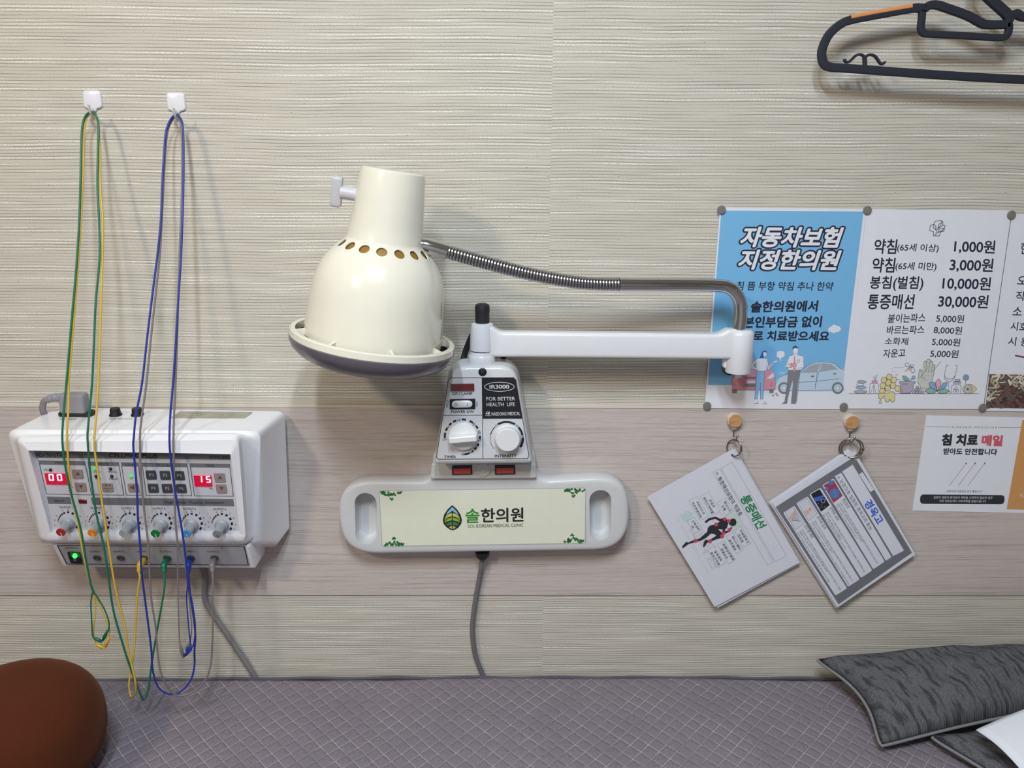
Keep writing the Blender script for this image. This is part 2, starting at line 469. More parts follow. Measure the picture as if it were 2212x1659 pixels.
fs.append(tuple(o + k for k in range(L)))
mb = MB(); mb.add(vs, fs, QUILT); mb.build('mattress_pad', bed, smooth=50)
mb = MB(); mb.tube([(lerp(bx0, bx1, i / 120), by1 + .001 + .0015 * math.sin(i * .9) , BEDZ - .007 + .0022 * math.sin(3.1 * lerp(bx0, bx1, i / 120) + ph[0])) for i in range(121)], .0026, M('cover_binding', (88, 88, 100), .9), 8)
mb.build('cover_binding', bed)
BEDF = M('bed_frame_wood', (150, 130, 110), .5)
mb = MB(); mb.box((bx0 + .02, by0 + .02, BEDZ - .19), (bx1 - .02, by1 - .005, BEDZ - .09), BEDF); mb.build('bed_base', bed, smooth=0)
for x in (bx0 + .08, bx1 - .08):
    for y in (by0 + .08, by1 - .08):
        mb = MB(); mb.box((x - .03, y - .03, 0), (x + .03, y + .03, BEDZ - .19), BEDF); mb.build('leg', bed, smooth=0)

# ------------------------------------------------------------------ muscle stimulator on the wall
WHITE = M('glossy_white_plastic', (238, 238, 243), .2, spec=.5, coat=.3)
BLACK = M('black_plastic', (24, 24, 27), .45)
INK = M('black_ink', (28, 28, 34), .6)
DGREY = M('dark_grey_print', (112, 113, 118), .6)
PANELW = M('panel_print_white', (206, 207, 214), .45)
PANELG = M('panel_print_grey', (178, 178, 184), .45)
LINEK = M('panel_line_ink', (66, 67, 74), .6)
z1 = crop(0, 820, 660 / 2190)
stim = thing('muscle_stimulator', 'white wall-mounted muscle stimulator with six knobs and lit red number displays', 'medical device', at(330, 1200, -.06))
def zz(x, y, Y): return at(*z1(x, y), Y)
YB = -.016
# housing: rings of four corners (top left, top right, bottom right, bottom left), from wall to front opening
bTL, bTR = zz(375, 198, YB), zz(2040, 228, YB)
xc = (bTL.x + bTR.x) / 2
mir = lambda p: Vector((2 * xc - p.x, p.y, p.z))
b0 = zz(2075, 1095, YB); m0 = zz(1995, 1200, -.035)
s0 = [zz(50, 358, -.110), zz(1868, 368, -.110), zz(1852, 1180, -.078), zz(285, 1158, -.078)]
RB = [bTL, bTR, b0, mir(b0)]
k = (.035 - .016) / (.110 - .016)
RM = [lerp(bTL, s0[0], k), lerp(bTR, s0[1], k), m0, mir(m0)]
k = .86
RN = [lerp(bTL, s0[0], k), lerp(bTR, s0[1], k), lerp(m0, s0[2], .8), lerp(mir(m0), s0[3], .8)]
def shrink(q, d, dy):
    c = sum(q, Vector()) / 4
    return [p + Vector((d if p.x < c.x else -d, dy, -d if p.z > c.z else d)) for p in q]
RS = shrink(s0, .005, -.002)
R0 = [zz(118, 402, -.122), zz(1735, 380, -.122), zz(1792, 1178, -.088), zz(292, 1166, -.088)]
R0b = shrink(R0, .0015, -.006)
R1 = [zz(150, 448, -.1385), zz(1708, 432, -.1385), zz(1762, 1140, -.104), zz(310, 1142, -.104)]
R2 = [zz(202, 508, -.1400), zz(1652, 534, -.1400), zz(1718, 1104, -.1035), zz(362, 1094, -.1035)]
R3 = [zz(246, 500, -.1275), zz(1652, 522, -.1275), zz(1716, 1104, -.0975), zz(366, 1090, -.0975)]
mb = MB()
rr = lambda q, r: rpoly(q, r, 5)
mb.loft([rr(RB, .012), rr(RM, .012), rr(RN, .012), rr(s0, .014), rr(RS, .014), rr(R0, .012), rr(R0b, .011), rr(R1, .008), rr(shrink(R2, -.002, .0005), .003), rr(R2, .002), rr(R3, .002)], WHITE)
mb.build('housing', stim, smooth=50)
lb = [zz(370, 1168, -.086), zz(1792, 1180, -.086), zz(1836, 1350, -.063), zz(457, 1340, -.063)]
mb = MB()
bk = [Vector((p.x, YB, p.z)) for p in lb]
lbi = shrink(lb, .003, -.0025)
mb.loft([rr(bk, .004), rr(lb, .004), rr(shrink(lb, .001, -.0018), .004), rr(lbi, .003)], WHITE)
mb.build('socket_housing', stim, smooth=50)
mb = MB(); mb.box((xc - .06, YB, bTL.z - .12), (xc + .06, BY, bTL.z - .03), M('bracket_steel', (150, 150, 150), .4, metal=1)); mb.build('wall_bracket', stim, smooth=0)

def frame(tl, tr, br, bl):
    U = ((tr - tl) + (br - bl)).normalized(); V = ((tl - bl) + (tr - br)).normalized()
    return (tl + tr + br + bl) / 4, U, V
PO, PU, PV = frame(zz(246, 510, -.1280), zz(1652, 530, -.1280), zz(1716, 1102, -.0980), zz(366, 1088, -.0980))
PN = PU.cross((PV - PU * PV.dot(PU)).normalized())
A = Art(PO + PN * .0008, PU, PV, z1)
A.slab([(240, 500), (1660, 522), (1722, 1106), (362, 1096)], PANELW, .0012)
A.poly([(245, 512), (1646, 532), (1652, 574), (258, 560)], DGREY)
q = lambda *p: list(p)
A.text('CELLMAC PLUS', (783, 556), (1126, 560), (783, 527), INK, .02)
A.text('StraTek', (333, 551), (470, 553), (331, 526), INK, .01)
A.line([(262, 545), (275, 530), (292, 533), (280, 545), (300, 549), (322, 536)], 5, INK, 2, smooth=True)
A.line([(268, 540), (290, 552), (318, 546)], 4, INK, 2, smooth=True)
A.text('STN-330', (1503, 566), (1645, 569), (1501, 545), INK, .015)
FR = [((278, 582), (608, 588), (656, 826), (334, 820), 'FREQ', 395, 466),
      ((630, 590), (850, 594), (888, 828), (668, 825), 'MODE', 705, 778),
      ((868, 596), (990, 597), (1018, 830), (906, 828), 'SOUND', 893, 965),
      ((1018, 598), (1340, 602), (1374, 832), (1050, 830), 'PROGRAM', 1122, 1250),
      ((1362, 602), (1646, 606), (1672, 836), (1394, 833), 'TIME', 1473, 1535)]
for a, b, c, d, t, x0, x1 in FR:
    A.line([a, b, c, d], 5, LINEK, 1, close=True)
    l = .11
    A.poly([a, b, (lerp(b[0], c[0], l), lerp(b[1], c[1], l)), (lerp(a[0], d[0], l), lerp(a[1], d[1], l))], DGREY, 2)
    yb = a[1] + 24
    A.text(t, (x0 + 3, yb), (x1 + 3, yb + 1), (x0, yb - 18), INK, 0, 3)
A.poly([(335, 838), (503, 842), (514, 893), (347, 890)], DGREY)
A.text('ERROR', (391, 878), (462, 879), (388, 860), INK, 0)
A.poly([(650, 845), (1672, 856), (1680, 908), (664, 897)], DGREY)
A.text('Digital Inter Muscles Stimulator', (1183, 893), (1612, 897), (1179, 868), INK, .005)
A.text('H/L', (316, 652), (346, 653), (314, 636), LINEK)
A.text('Min.', (1502, 788), (1532, 788), (1500, 774), LINEK)
A.text('Hz', (505, 775), (525, 776), (503, 764), LINEK)
for t, x, y, w in (('CONT.', 665, 668, 58), ('MODU.', 775, 667, 66), ('MIX', 686, 717, 40), ('MASS.', 784, 719, 62)):
    A.text(t, (x + 2, y), (x + w + 2, y + 1), (x, y - 14), LINEK)
A.line([(1000, 815), (1008, 808), (1006, 820)], 3, LINEK)
KB = [(490, 1025), (712, 1029), (932, 1032), (1157, 1034), (1376, 1036), (1592, 1038)]
for i, (x, y) in enumerate(KB):
    A.text('OUTPUT %d' % (i + 1), (x - 62, y - 103), (x + 29, y - 102), (x - 64, y - 118), LINEK, .01)
    cx, cy = x - 2, y - 2
    angs = [-172, -161, -150, -139, -127, -113, -90, -62, -32, -2, 27]
    for j, a in enumerate(angs):
        a = math.radians(a); wd_ = 3.2 + j * .75; r0, r1 = 66 - (j > 6) * 2, 76 + min(j, 8) * .5
        dx, dy = math.cos(a), math.sin(a); tx, ty = -dy * wd_, dx * wd_
        A.poly([(cx + dx * r0 - tx, cy + dy * r0 - ty), (cx + dx * r1 - tx, cy + dy * r1 - ty), (cx + dx * r1 + tx, cy + dy * r1 + ty), (cx + dx * r0 + tx, cy + dy * r0 + ty)], INK, 1)
    for j, a in enumerate((-192, -171, -150, -113, -90, -55, -28, 3, 25)):
        a = math.radians(a); X, Y = cx + 97 * math.cos(a), cy + 91 * math.sin(a)
        A.text(str((2, 3, 4, 5, 6, 7, 8, 9, 10)[j]), (X - 4, Y + 5), (X + (4 if j < 8 else 8), Y + 5), (X - 4, Y - 6), LINEK)
A.build('control_panel', stim)
# displays, buttons, lights: solid pieces standing on the panel
def pad(name, pts, m, h, r, parent, art=None, sink=.0005, O=None, U=None, V=None, cr=None):
    a = Art((O or PO) + (PN if O is None else O_N) * .0008, U or PU, V or PV, cr or z1)
    q = rpoly([a.P(*p) for p in pts], r); a2 = inset(q, .0004)
    W3 = lambda u, hh: a.W(u) + a.N * hh
    a.mb.loft([[W3(u, -sink) for u in q], [W3(u, h - .0004) for u in q], [W3(u, h) for u in a2]], m)
    a.O = a.O + a.N * h
    if art: art(a)
    return a.mb.build(name, parent, smooth=40)
LEDRED = M('red_display_window', (165, 4, 40), .25, emit=.9)
LEDDIG = M('lit_digit', (255, 150, 190), .5, emit=6.0)
def seg(a, x, y, w, h, sl, on):
    P = lambda u, v: (x + u * w + v * sl, y + v * h)
    S = {'a': ((0, 0), (1, 0)), 'b': ((1, 0), (1, .5)), 'c': ((1, .5), (1, 1)), 'd': ((0, 1), (1, 1)), 'e': ((0, .5), (0, 1)), 'f': ((0, 0), (0, .5)), 'g': ((0, .5), (1, .5))}
    for c in on: a.line([P(*S[c][0]), P(*S[c][1])], 8.5, LEDDIG, 2)
d = pad('display', [(320, 669), (500, 672), (513, 752), (336, 749)], LEDRED, .0012, .0008, stim)
a = Art(PO + PN * .0020, PU, PV, z1); seg(a, 352, 680, 27, 41, 5, 'abcdef'); a.build('digit', d)
a = Art(PO + PN * .0020, PU, PV, z1); seg(a, 411, 681, 27, 41, 5, 'abcdef'); a.build('digit', d)
d = pad('display', [(1388, 683), (1516, 685), (1524, 766), (1398, 763)], LEDRED, .0012, .0008, stim)
a = Art(PO + PN * .0020, PU, PV, z1); seg(a, 1444, 693, 0, 42, 3, 'bc'); a.build('digit', d)
a = Art(PO + PN * .0020, PU, PV, z1); seg(a, 1480, 694, 24, 42, 3, 'afgcd'); a.build('digit', d)
TAUPE = M('taupe_button_rubber', (150, 137, 133), .6); TAUPEK = M('button_print', (96, 80, 76), .6)
SLATE = M('slate_button_rubber', (62, 68, 74), .55); SLATEW = M('button_print_pale', (168, 172, 178), .6)
def btn(x, y, w, h, m, art, sl=.16):
    pts = [(x - w / 2 - h * sl / 2, y - h / 2), (x + w / 2 - h * sl / 2, y - h / 2), (x + w / 2 + h * sl / 2, y + h / 2), (x - w / 2 + h * sl / 2, y + h / 2)]
    return pad('button', pts, m, .0012, .0022, stim, lambda a: art(a, x, y))
up = lambda a, x, y: a.poly([(x - 15, y + 11), (x + 18, y + 12), (x, y - 15)], TAUPEK, 1)
dn = lambda a, x, y: a.poly([(x - 17, y - 12), (x + 15, y - 11), (x + 2, y + 15)], TAUPEK, 1)
btn(558, 674, 78, 66, TAUPE, up); btn(580, 768, 80, 64, TAUPE, dn)
btn(1576, 701, 78, 66, TAUPE, up); btn(1588, 780, 76, 64, TAUPE, dn)
def modeb(a, x, y):
    a.line([(x - 36, y + 8), (x + 38, y + 9)], 4, TAUPEK, 1)
    a.poly([(x - 4, y - 22), (x - 4, y - 6), (x - 20, y - 13)], TAUPEK, 1); a.poly([(x + 8, y - 22), (x + 9, y - 6), (x + 24, y - 14)], TAUPEK, 1)
    a.line([(x - 8, y + 22), (x + 12, y + 22), (x + 16, y + 17)], 4, TAUPEK, 1)
btn(772, 771, 80, 64, TAUPE, modeb)
def soundb(a, x, y):
    a.poly([(x - 26, y - 7), (x - 14, y - 7), (x + 2, y - 20), (x + 6, y + 20), (x - 10, y + 8), (x - 24, y + 8)], TAUPEK, 1)
    a.line([(x + 14, y - 14), (x + 21, y), (x + 17, y + 14)], 4, TAUPEK, 1, smooth=True)
btn(958, 773, 78, 62, TAUPE, soundb)
for t, x, y in (('P1', 1085, 682), ('P2', 1185, 684), ('P3', 1286, 686), ('P4', 1100, 777), ('P5', 1200, 778), ('P6', 1300, 779)):
    btn(x, y, 74, 64, SLATE, lambda a, x, y, t=t: a.text(t, (x - 14, y + 10), (x + 15, y + 11), (x - 16, y - 9), SLATEW, .01, 1))
def led(x, y, m, r=12):
    p = Art(PO, PU, PV, z1); c = p.W(p.P(x, y)) + PN * .0006
    R = (p.P(x + r, y) - p.P(x, y)).length
    mb = MB(); mb.lathe(c, PN, [(R, 0), (R, .001), (R * .8, .0019), (R * .4, .0024), (.00005, .0026)], m, 16); mb.build('indicator_light', stim)
LGREEN = M('green_indicator', (30, 190, 50), .3, emit=.9); LOFF = M('unlit_indicator', (22, 24, 28), .2)
led(365, 643, LOFF); led(685, 636, LGREEN); led(795, 636, LOFF); led(692, 689, LOFF); led(804, 689, LOFF); led(943, 690, LGREEN)
pad('error_lamp', [(562, 857), (620, 859), (624, 886), (568, 885)], M('dark_red_lens', (96, 20, 22), .25), .0012, .0006, stim)
KGREY = M('grey_knob_plastic', (150, 154, 160), .35)
CAPS = [('red', (170, 38, 34)), ('orange', (232, 134, 32)), ('grey', (165, 168, 172)), ('green', (20, 128, 48)), ('blue', (74, 150, 205)), ('dark_grey', (128, 130, 134))]
fl = lambda k, r: 1 if r > .009 else (1.0 if k % 4 < 2 else .86)
for i, (x, y) in enumerate(KB):
    p = Art(PO, PU, PV, z1); c = p.W(p.P(x, y)) + PN * .0009
    mb = MB(); mb.lathe(c, PN, [(.0100, 0), (.0100, .0012), (.0094, .0035), (.0080, .0050), (.0066, .0056), (.0064, .0060), (.0058, .0205), (.0050, .0215)], KGREY, 72, flute=lambda k, r: (1.0 if k % 4 < 2 else .88) if .0051 < r < .0065 else 1)
    kn = mb.build('knob', stim, smooth=30)
    a = Art(c + PN * .0222, PU, PV, None)
    cm = M('%s_cap_plastic' % CAPS[i][0], CAPS[i][1], .4)
    a.mb.lathe(c + PN * .0205, PN, [(.0062, 0), (.0064, .0008), (.0062, .0017)], cm, 28)
    wm = INK if i == 5 else M('cap_pointer_white', (235, 235, 235), .5)
    if i != 2: a.stroke([Vector((0, 0)), Vector((.0008, -.0058))], .0005, wm, 1)
    a.mb.build('knob_cap', kn, smooth=30)['label'] = CAPS[i][0].replace('_', ' ') + ' knob cap'
# lower socket panel
LO, LU, LV = frame(zz(395, 1182, -.0885), zz(1765, 1190, -.0885), zz(1800, 1335, -.0658), zz(470, 1328, -.0658))
A = Art(LO + LU.cross(LV) * .0022, LU, LV, z1); LN = A.N
A.slab([(405, 1184), (1757, 1192), (1789, 1333), (474, 1327)], PANELG, .0040)
A.line([(412, 1189), (1750, 1197), (1780, 1328), (480, 1322)], 7, INK, 1, close=True)
JX = [697, 866, 1035, 1200, 1369, 1539]
for i, x in enumerate(JX):
    A.text('OUTPUT %d' % (i + 1), (x - 50, 1238), (x + 33, 1239), (x - 56, 1226), LINEK)
A.text('Line/Source', (468, 1210), (565, 1211), (463, 1199), LINEK)
A.build('socket_panel', stim)
for i, x in enumerate(JX):
    c = A.W(A.P(x, 1275)) + LN * .0002
    mb = MB(); mb.lathe(c, LN, [(.0058, 0), (.0058, .0012), (.0050, .0018), (.0028, .0018), (.0026, .0006)], M('socket_black', (70, 70, 72), .4), 24)
    mb.lathe(c + LN * .0002, LN, [(.0026, 0), (.0026, .0006)], M('socket_steel', (180, 180, 185), .25, metal=1), 16)
    mb.build('socket', stim)
def lowpad(name, pts, m, h, r, parent):
    a = Art(LO + LN * .0024, LU, LV, z1); q = rpoly([a.P(*p) for p in pts], r)
    a.mb.loft([[a.W(u) for u in q], [a.W(u) + LN * h for u in q]], m); return a.mb.build(name, parent, smooth=0)
sw = lowpad('power_switch', [(487, 1232), (572, 1234), (594, 1308), (512, 1306)], BLACK, .0025, .0006, stim)
a = Art(LO + LN * .0051, LU, LV, z1)
a.poly([(500, 1238), (566, 1240), (576, 1272), (510, 1270)], M('lit_green_rocker', (4, 120, 20), .3, emit=.35), 1)
a.circ(537, 1263, 18, M('lit_green_glow_lens', (60, 255, 90), .3, emit=2.2), 2)
a.circ(537, 1292, 8, SLATEW, 2, ring=4)
a.build('rocker', sw)
# top face: inlet, fuse caps, rating plate
T0, T1 = zz(1100, 205, YB), zz(1000, 372, -.110)
TO = (T0 + T1) / 2; TV = (Vector((T0.x, T0.y, T0.z)) - Vector((T0.x, T1.y, T1.z))).normalized()
TU = (bTR - bTL).normalized()
TOPP = Art(TO + TU.cross(TV) * .0006, TU, TV, z1); TN = TOPP.N
def top(x, y): return TOPP.W(TOPP.P(x, y))
A = Art(TO + TN * .0006, TU, TV, z1)
A.slab([(1290, 226), (1808, 232), (1730, 302), (1192, 294)], M('foil_plate', (166, 162, 146), .4), .0008)
pk_ = M('plate_print', (88, 86, 78), .6)
A.circ(1425, 238, 14, pk_, 1, ry=6, ring=4)
rnd = random.Random(2)
for i in range(6):
    yy = 240 + i * 9; x = 1300 - (yy - 226) * 1.3
    while x < 1760 - (yy - 226) * 1.1:
        w = rnd.uniform(10, 45)
        if rnd.random() < .62: A.line([(x, yy), (x + w, yy + .4)], 2.6, pk_, 1)
        x += w + rnd.uniform(4, 18)
A.build('rating_plate', stim)
A = Art(TO + TN * .0010, TU, TV, z1)
A.text('AC INPUT', (428, 285), (545, 286), (432, 277), LINEK, 0, 0); A.build('printed_mark', stim)
A = Art(TO + TN * .0010, TU, TV, z1); A.text('FUSE 220V 0.5A', (782, 283), (945, 284), (788, 276), LINEK, 0, 0)
A.build('printed_mark', stim)
for x in (829, 985):
    c = top(x, 252)
    mb = MB(); mb.lathe(c - TN * .0005, TN, [(.0088, 0), (.0088, .0012), (.0072, .0035), (.0068, .0095), (.0062, .0108), (.002, .0110)], BLACK, 32, flute=lambda k, r: 1 + .02 * (k % 2)); mb.build('fuse_cap', stim)
c = top(555, 246)
U2, V2 = TU, TV
def topbox(cx, w, dpt, h0, h1, m, name, parent, r=.003, c=c):
    q = rpoly([(-w / 2, -dpt / 2), (w / 2, -dpt / 2), (w / 2, dpt / 2), (-w / 2, dpt / 2)], r)
    mb = MB(); W3 = lambda u, h: c + TU * (u[0] + cx) + TV * u[1] + TN * h
    qi = inset(q, .002)
    mb.loft([[W3(u, h0) for u in q], [W3(u, h1 - .002) for u in q], [W3(u, h1) for u in qi]], m); return mb.build(name, parent)
topbox(0, .050, .022, -.0005, .0045, BLACK, 'power_inlet', stim, .009)

# mains lead of the stimulator (its own thing: plugged into the top, dropping behind the bed)
CORDG = M('grey_cable_rubber', (128, 124, 126), .5)
PLUGG = M('grey_plug_rubber', (140, 138, 146), .5)
pc = thing('power_cord', 'thick grey power cord plugged into top of white stimulator, dropping behind the bed', 'cord', c + TN * .0045)
topbox(-.0018, .0365, .020, .0047, .031, PLUGG, 'plug', pc, .005)
cc = c + TN * .0235
mb = MB()
Lx = -TU
path = spline([cc + Lx * .012, cc + Lx * .020 + TN * .001, cc + Lx * .030 + TN * .001, cc + Lx * .039 - TN * .002], 6)
rad = [lerp(.0076, .0052, i / (len(path) - 1)) * (.86 if i % 4 == 1 and i > 3 else 1) for i in range(len(path))]
mb.tube(path, rad, PLUGG, 16); mb.build('strain_relief', pc)
z5 = crop(0, 1180, 600 / 2078)
p0 = path[-1]
low = [at(*z5(1530, 200), -.0085), at(*z5(1531, 380), -.0085), at(*z5(1575, 480), -.0085), at(*z5(1700, 660), -.0085), at(*z5(1860, 900), -.0072), at(*z5(1915, 990), -.0062), at(*z5(1945, 1060), -.0060), at(*z5(1950, 1150), -.0060)]
pts = [p0, p0 + Lx * .007 - TN * .005, Vector((p0.x - .011, p0.y + .004, p0.z - .022)), Vector((p0.x - .012, -.014, p0.z - .050)), Vector((p0.x + .03, -.0095, p0.z - .12)),
       Vector((xc - .075, -.0095, p0.z - .22)), Vector((xc + .02, -.0095, p0.z - .25)), low[0] + Vector((-.012, 0, .03))] + low
mb = MB(); mb.tube(spline(pts, 8), .0044, CORDG, 12); mb.build('cable', pc)

# ------------------------------------------------------------------ infrared lamp
LGREY = M('light_grey_plastic', (206, 207, 208), .32, coat=.2)
CREAM = M('cream_plastic', (231, 227, 211), .18, coat=.5)
WENAM = M('white_enamel', (226, 227, 232), .22, coat=.5)
CHROME = M('chrome', (205, 205, 208), .09, metal=1, var=.01)
COIL = M('gooseneck_steel', (178, 178, 182), .2, metal=1, var=.02)
z4 = crop(900, 640, 340 / 1343); z6 = crop(700, 1000, 700 / 2212)
lamp = thing('infrared_lamp', 'cream infrared heat lamp on a white swing arm above the clinic sign', 'lamp', at(1042, 1190, -.02))
def shape(name, pts, cr, ys, m, r, parent, n=6, grow=0.0, dome=None, smooth=40):
    """solid with a rounded outline; pts in crop px on plane y=ys[0] (front); ys = [(inset, y) ...] from back to front"""
    yf = ys[-1][1]
    q = [(lambda p: (p.x, p.z))(at(*cr(*p), yf)) for p in pts]
    q = [tuple(p) for p in rpoly(q, r, n)]
    mb = MB()
    mb.loft([[Vector((p[0], y, p[1])) for p in (inset(q, dd) if dd else q)] for dd, y in ys], m)
    return mb.build(name, parent, smooth=smooth)
# base plate with two grip slots
BF = -.036
outl = [(690, 128), (728, 92), (742, -70), (1440, -75), (1448, 80), (1500, 122), (1960, 97), (2082, 190), (2088, 470), (1965, 600), (250, 628), (110, 520), (88, 240), (215, 125)]
rs = [.010, .010, .010, .010, .010, .010, .030, .034, .034, .030, .030, .034, .034, .030]
base = shape('base_plate', outl, z6, [(.002, BY), (0, -.006), (0, BF + .006), (.0015, BF + .0025), (.004, BF + .0006), (.008, BF)], LGREY, rs, lamp)
def cut(ob, cutters):
    for c in cutters:
        md = ob.modifiers.new('cut', 'BOOLEAN'); md.operation = 'DIFFERENCE'; md.object = c; md.solver = 'EXACT'
    me = bpy.data.meshes.new_from_object(ob.evaluated_get(bpy.context.evaluated_depsgraph_get()))
    ob.modifiers.clear(); ob.data = me
    for p in me.polygons: p.use_smooth = True
    me.set_sharp_from_angle(angle=math.radians(38))
    for c in cutters: bpy.data.objects.remove(c)
bpy.context.view_layer.update()
cs = []
for x, ya, x2, yb in ((281, 205, 291, 556), (1888, 185, 1884, 530)):
    a, b = at(*z6(x, ya), BF), at(*z6(x2, yb), BF); r = .0165
    q = [Vector((a.x + r * math.cos(t), a.z - r + r * math.sin(t))) for t in [math.pi * i / 12 for i in range(13)]] + \
        [Vector((b.x - r * math.cos(t), b.z + r - r * math.sin(t))) for t in [math.pi * i / 12 for i in range(13)]]
    mb = MB(); mb.loft([[Vector((p.x, y, p.y)) for p in (inset(q, d) if d else q)] for d, y in ((.004, -.008), (.001, -.012), (0, -.016), (0, BF - .0015), (-.002, BF - .004))], LGREY); cs.append(mb.build('cutter', base))
bpy.context.view_layer.update()
cut(base, cs)
# sticker
A = Art((0, BF - .0003, 0), crop=z6)
SCREAM = M('cream_sticker', (226, 228, 208), .35, coat=.3); SEDGE = M('sticker_groove', (176, 177, 178), .4)
A.slab([(373, 187), (1786, 168), (1790, 551), (394, 573)], SEDGE, .0005, .004)
A.poly([(378, 191), (1782, 173), (1780, 546), (399, 567)], SCREAM, 1, .003)
zs = crop(800, 1040, 480 / 2212); A.crop = zs
GRN = M('clover_green', (26, 112, 50), .6); GRD = M('clover_dark_green', (18, 84, 40), .6); STEM = M('clover_stem', (150, 170, 130), .6)
LGN = M('logo_green', (48, 138, 40), .6); LBK = M('logo_black', (34, 34, 32), .6)
A.text('솔', (948, 412), (1084, 410), (948, 274), LGN, .02)
A.text('한의원', (1106, 408), (1522, 398), (1104, 272), LBK, .025)
A.text('SOL', (970, 460), (1044, 459), (970, 430), LGN, .01); A.text('KOREAN MEDICAL CLINIC', (1056, 459), (1522, 450), (1056, 427), LBK, .008)
leaf = [(815, 240), (858, 278), (892, 328), (908, 382), (900, 420), (870, 458), (838, 476), (817, 482), (796, 474), (762, 452), (734, 420), (726, 384), (738, 332), (772, 280)]
A.poly(leaf, LBK, 1)
cx = 816
def chev(y0, y1, ye0, ye1, w0, w1, m):
    A.poly([(cx, y0), (cx + w0, ye0), (cx + w1, ye1), (cx, y1), (cx - w1, ye1), (cx - w0, ye0)], m, 2)
chev(252, 290, 300, 338, 46, 64, M('logo_sky', (130, 190, 226), .6))
chev(305, 345, 322, 362, 52, 74, M('logo_lime', (196, 204, 100), .6))
chev(352, 388, 366, 402, 74, 78, M('logo_leaf', (140, 182, 62), .6))
chev(398, 434, 412, 440, 72, 52, M('logo_fir', (62, 122, 70), .6))
A.poly([(cx, 438), (cx + 36, 458), (cx + 4, 476), (cx - 2, 476), (cx - 34, 456)], M('logo_earth', (208, 176, 126), .6), 2)
A.line([(cx, 300), (cx, 476)], 9, LBK, 3)
for w, yy in ((74, 350), (80, 394), (70, 430)):
    for sg in (1, -1): A.line([(cx, yy - 44), (cx + sg * w * .55, yy - 26), (cx + sg * w, yy)], 7, LBK, 3, smooth=True)
A.line(leaf, 9, LBK, 4, close=True)
rnd = random.Random(8)
def clovers(x, y, sx, sy):
    pts = []
    for i in range(30):
        u = rnd.random(); v = rnd.uniform(0, 48) * (1 - .65 * abs(u - .5) * 2)
        pts.append((x + sx * (u * 205 + 5), y + sy * (10 + v)))
    pts += [(x + sx * 115, y + sy * 88), (x + sx * 124, y + sy * 80), (x + sx * 104, y + sy * 76)]
    for px, py in pts:
        a0 = rnd.uniform(0, 6); m = GRN if rnd.random() < .7 else GRD
        for k in range(3):
            A.circ(px + 6 * math.cos(a0 + k * 2.1), py + 6 * math.sin(a0 + k * 2.1), 6.5, m, 2, 8)
    for k in range(9):
        px = x + sx * (30 + k * 21); A.line([(px, y + sy * 2), (px + sx * 8, y + sy * 22)], 2, STEM, 1)
clovers(98, 92, 1, 1); clovers(2136, 64, -1, 1); clovers(120, 648, 1, -1); clovers(2124, 616, -1, -1)
A.build('sign_plate', lamp)['label'] = 'cream sign with leaf logo and clover corners'
# mounting flange and control box
FL = BF - .007
shape('mounting_flange', [(128, 1430), (1010, 1430), (1024, 1555), (118, 1560)], z4, [(0, BF + .002), (0, FL + .0015), (.0015, FL)], LGREY, [.002, .002, .004, .004], lamp)
for pts in ([(302, 1448), (473, 1444), (474, 1522), (303, 1526)], [(668, 1444), (839, 1442), (840, 1520), (669, 1524)]):
    f = shape('fuse_holder', pts, z4, [(0, FL + .001), (0, FL - .002), (.0005, FL - .0025)], BLACK, .0008, lamp)
    x0, y0 = pts[0]
    shape('fuse_cover', [(x0 + 12, y0 + 22), (x0 + 160, y0 + 20), (x0 + 161, y0 + 68), (x0 + 13, y0 + 72)], z4, [(0, FL - .002), (0, FL - .0036), (.0006, FL - .0042)], M('red_fuse_plastic', (206, 78, 70), .4), .0008, f)
a = Art((0, FL, 0), crop=z4); p = a.W(a.P(570, 1482))
mb = MB(); mb.lathe(p, (0, -1, 0), [(.0105, -.001), (.0105, .001), (.0085, .002), (.0065, .0012), (.0045, .0012), (.0040, .0022), (.001, .0024)], M('ivory_button', (212, 210, 208), .35), 28); mb.build('screw_cover', lamp)
BX = -.078
box_pts = [(284, 602), (846, 598), (992, 1432), (150, 1440)]
shape('control_box', box_pts, z4, [(-.002, BF + .001), (-.001, -.052), (-.0003, BX + .010), (.0004, BX + .004), (.002, BX + .0012), (.005, BX)], LGREY, [.024, .024, .0075, .0075], lamp)
a = Art((0, BX, 0), crop=z4)
p = a.W(a.P(562, 646)); mb = MB(); mb.lathe(p, (0, -1, 0), [(.0058, -.0005), (.0058, .0006), (.005, .0012), (.001, .0014)], BLACK, 20)
a.O = p + Vector((0, -.0014, 0)); a.line([(548, 634), (576, 658)], 4, LINEK, 1); a.line([(574, 634), (550, 658)], 4, LINEK, 1)
mb.v += a.mb.v; 
off = len(mb.v) - len(a.mb.v); kk = mb.slot(LINEK)
for f in a.mb.f: mb.f.append([i + off for i in f]); mb.mi.append(kk)
mb.build('screw', lamp)
A = Art((0, BX - .0003, 0), crop=z4)
FACE = M('box_face_print', (206, 208, 212), .4); FBLK = M('box_face_black', (30, 30, 36), .4); FWHT = M('box_white_print', (210, 211, 215), .5)
fo = [(272, 692), (842, 690), (962, 1388), (170, 1390)]
A.slab(fo, FACE, .0004, .004)
A.line([(288, 696), (826, 694), (846, 712), (958, 1362), (944, 1384), (186, 1390), (170, 1372), (270, 718)], 5, INK, 2, close=True)
A.poly([(558, 696), (828, 695), (846, 712), (900, 1042), (564, 1042)], FBLK, 1)
A.line([(558, 696), (566, 1386)], 5, INK, 2); A.line([(228, 1016), (564, 1014)], 5, INK, 2); A.line([(564, 1042), (900, 1042)], 5, INK, 2)
A.circ(706, 772, 126, FWHT, 2, 40, ry=39, ring=5)
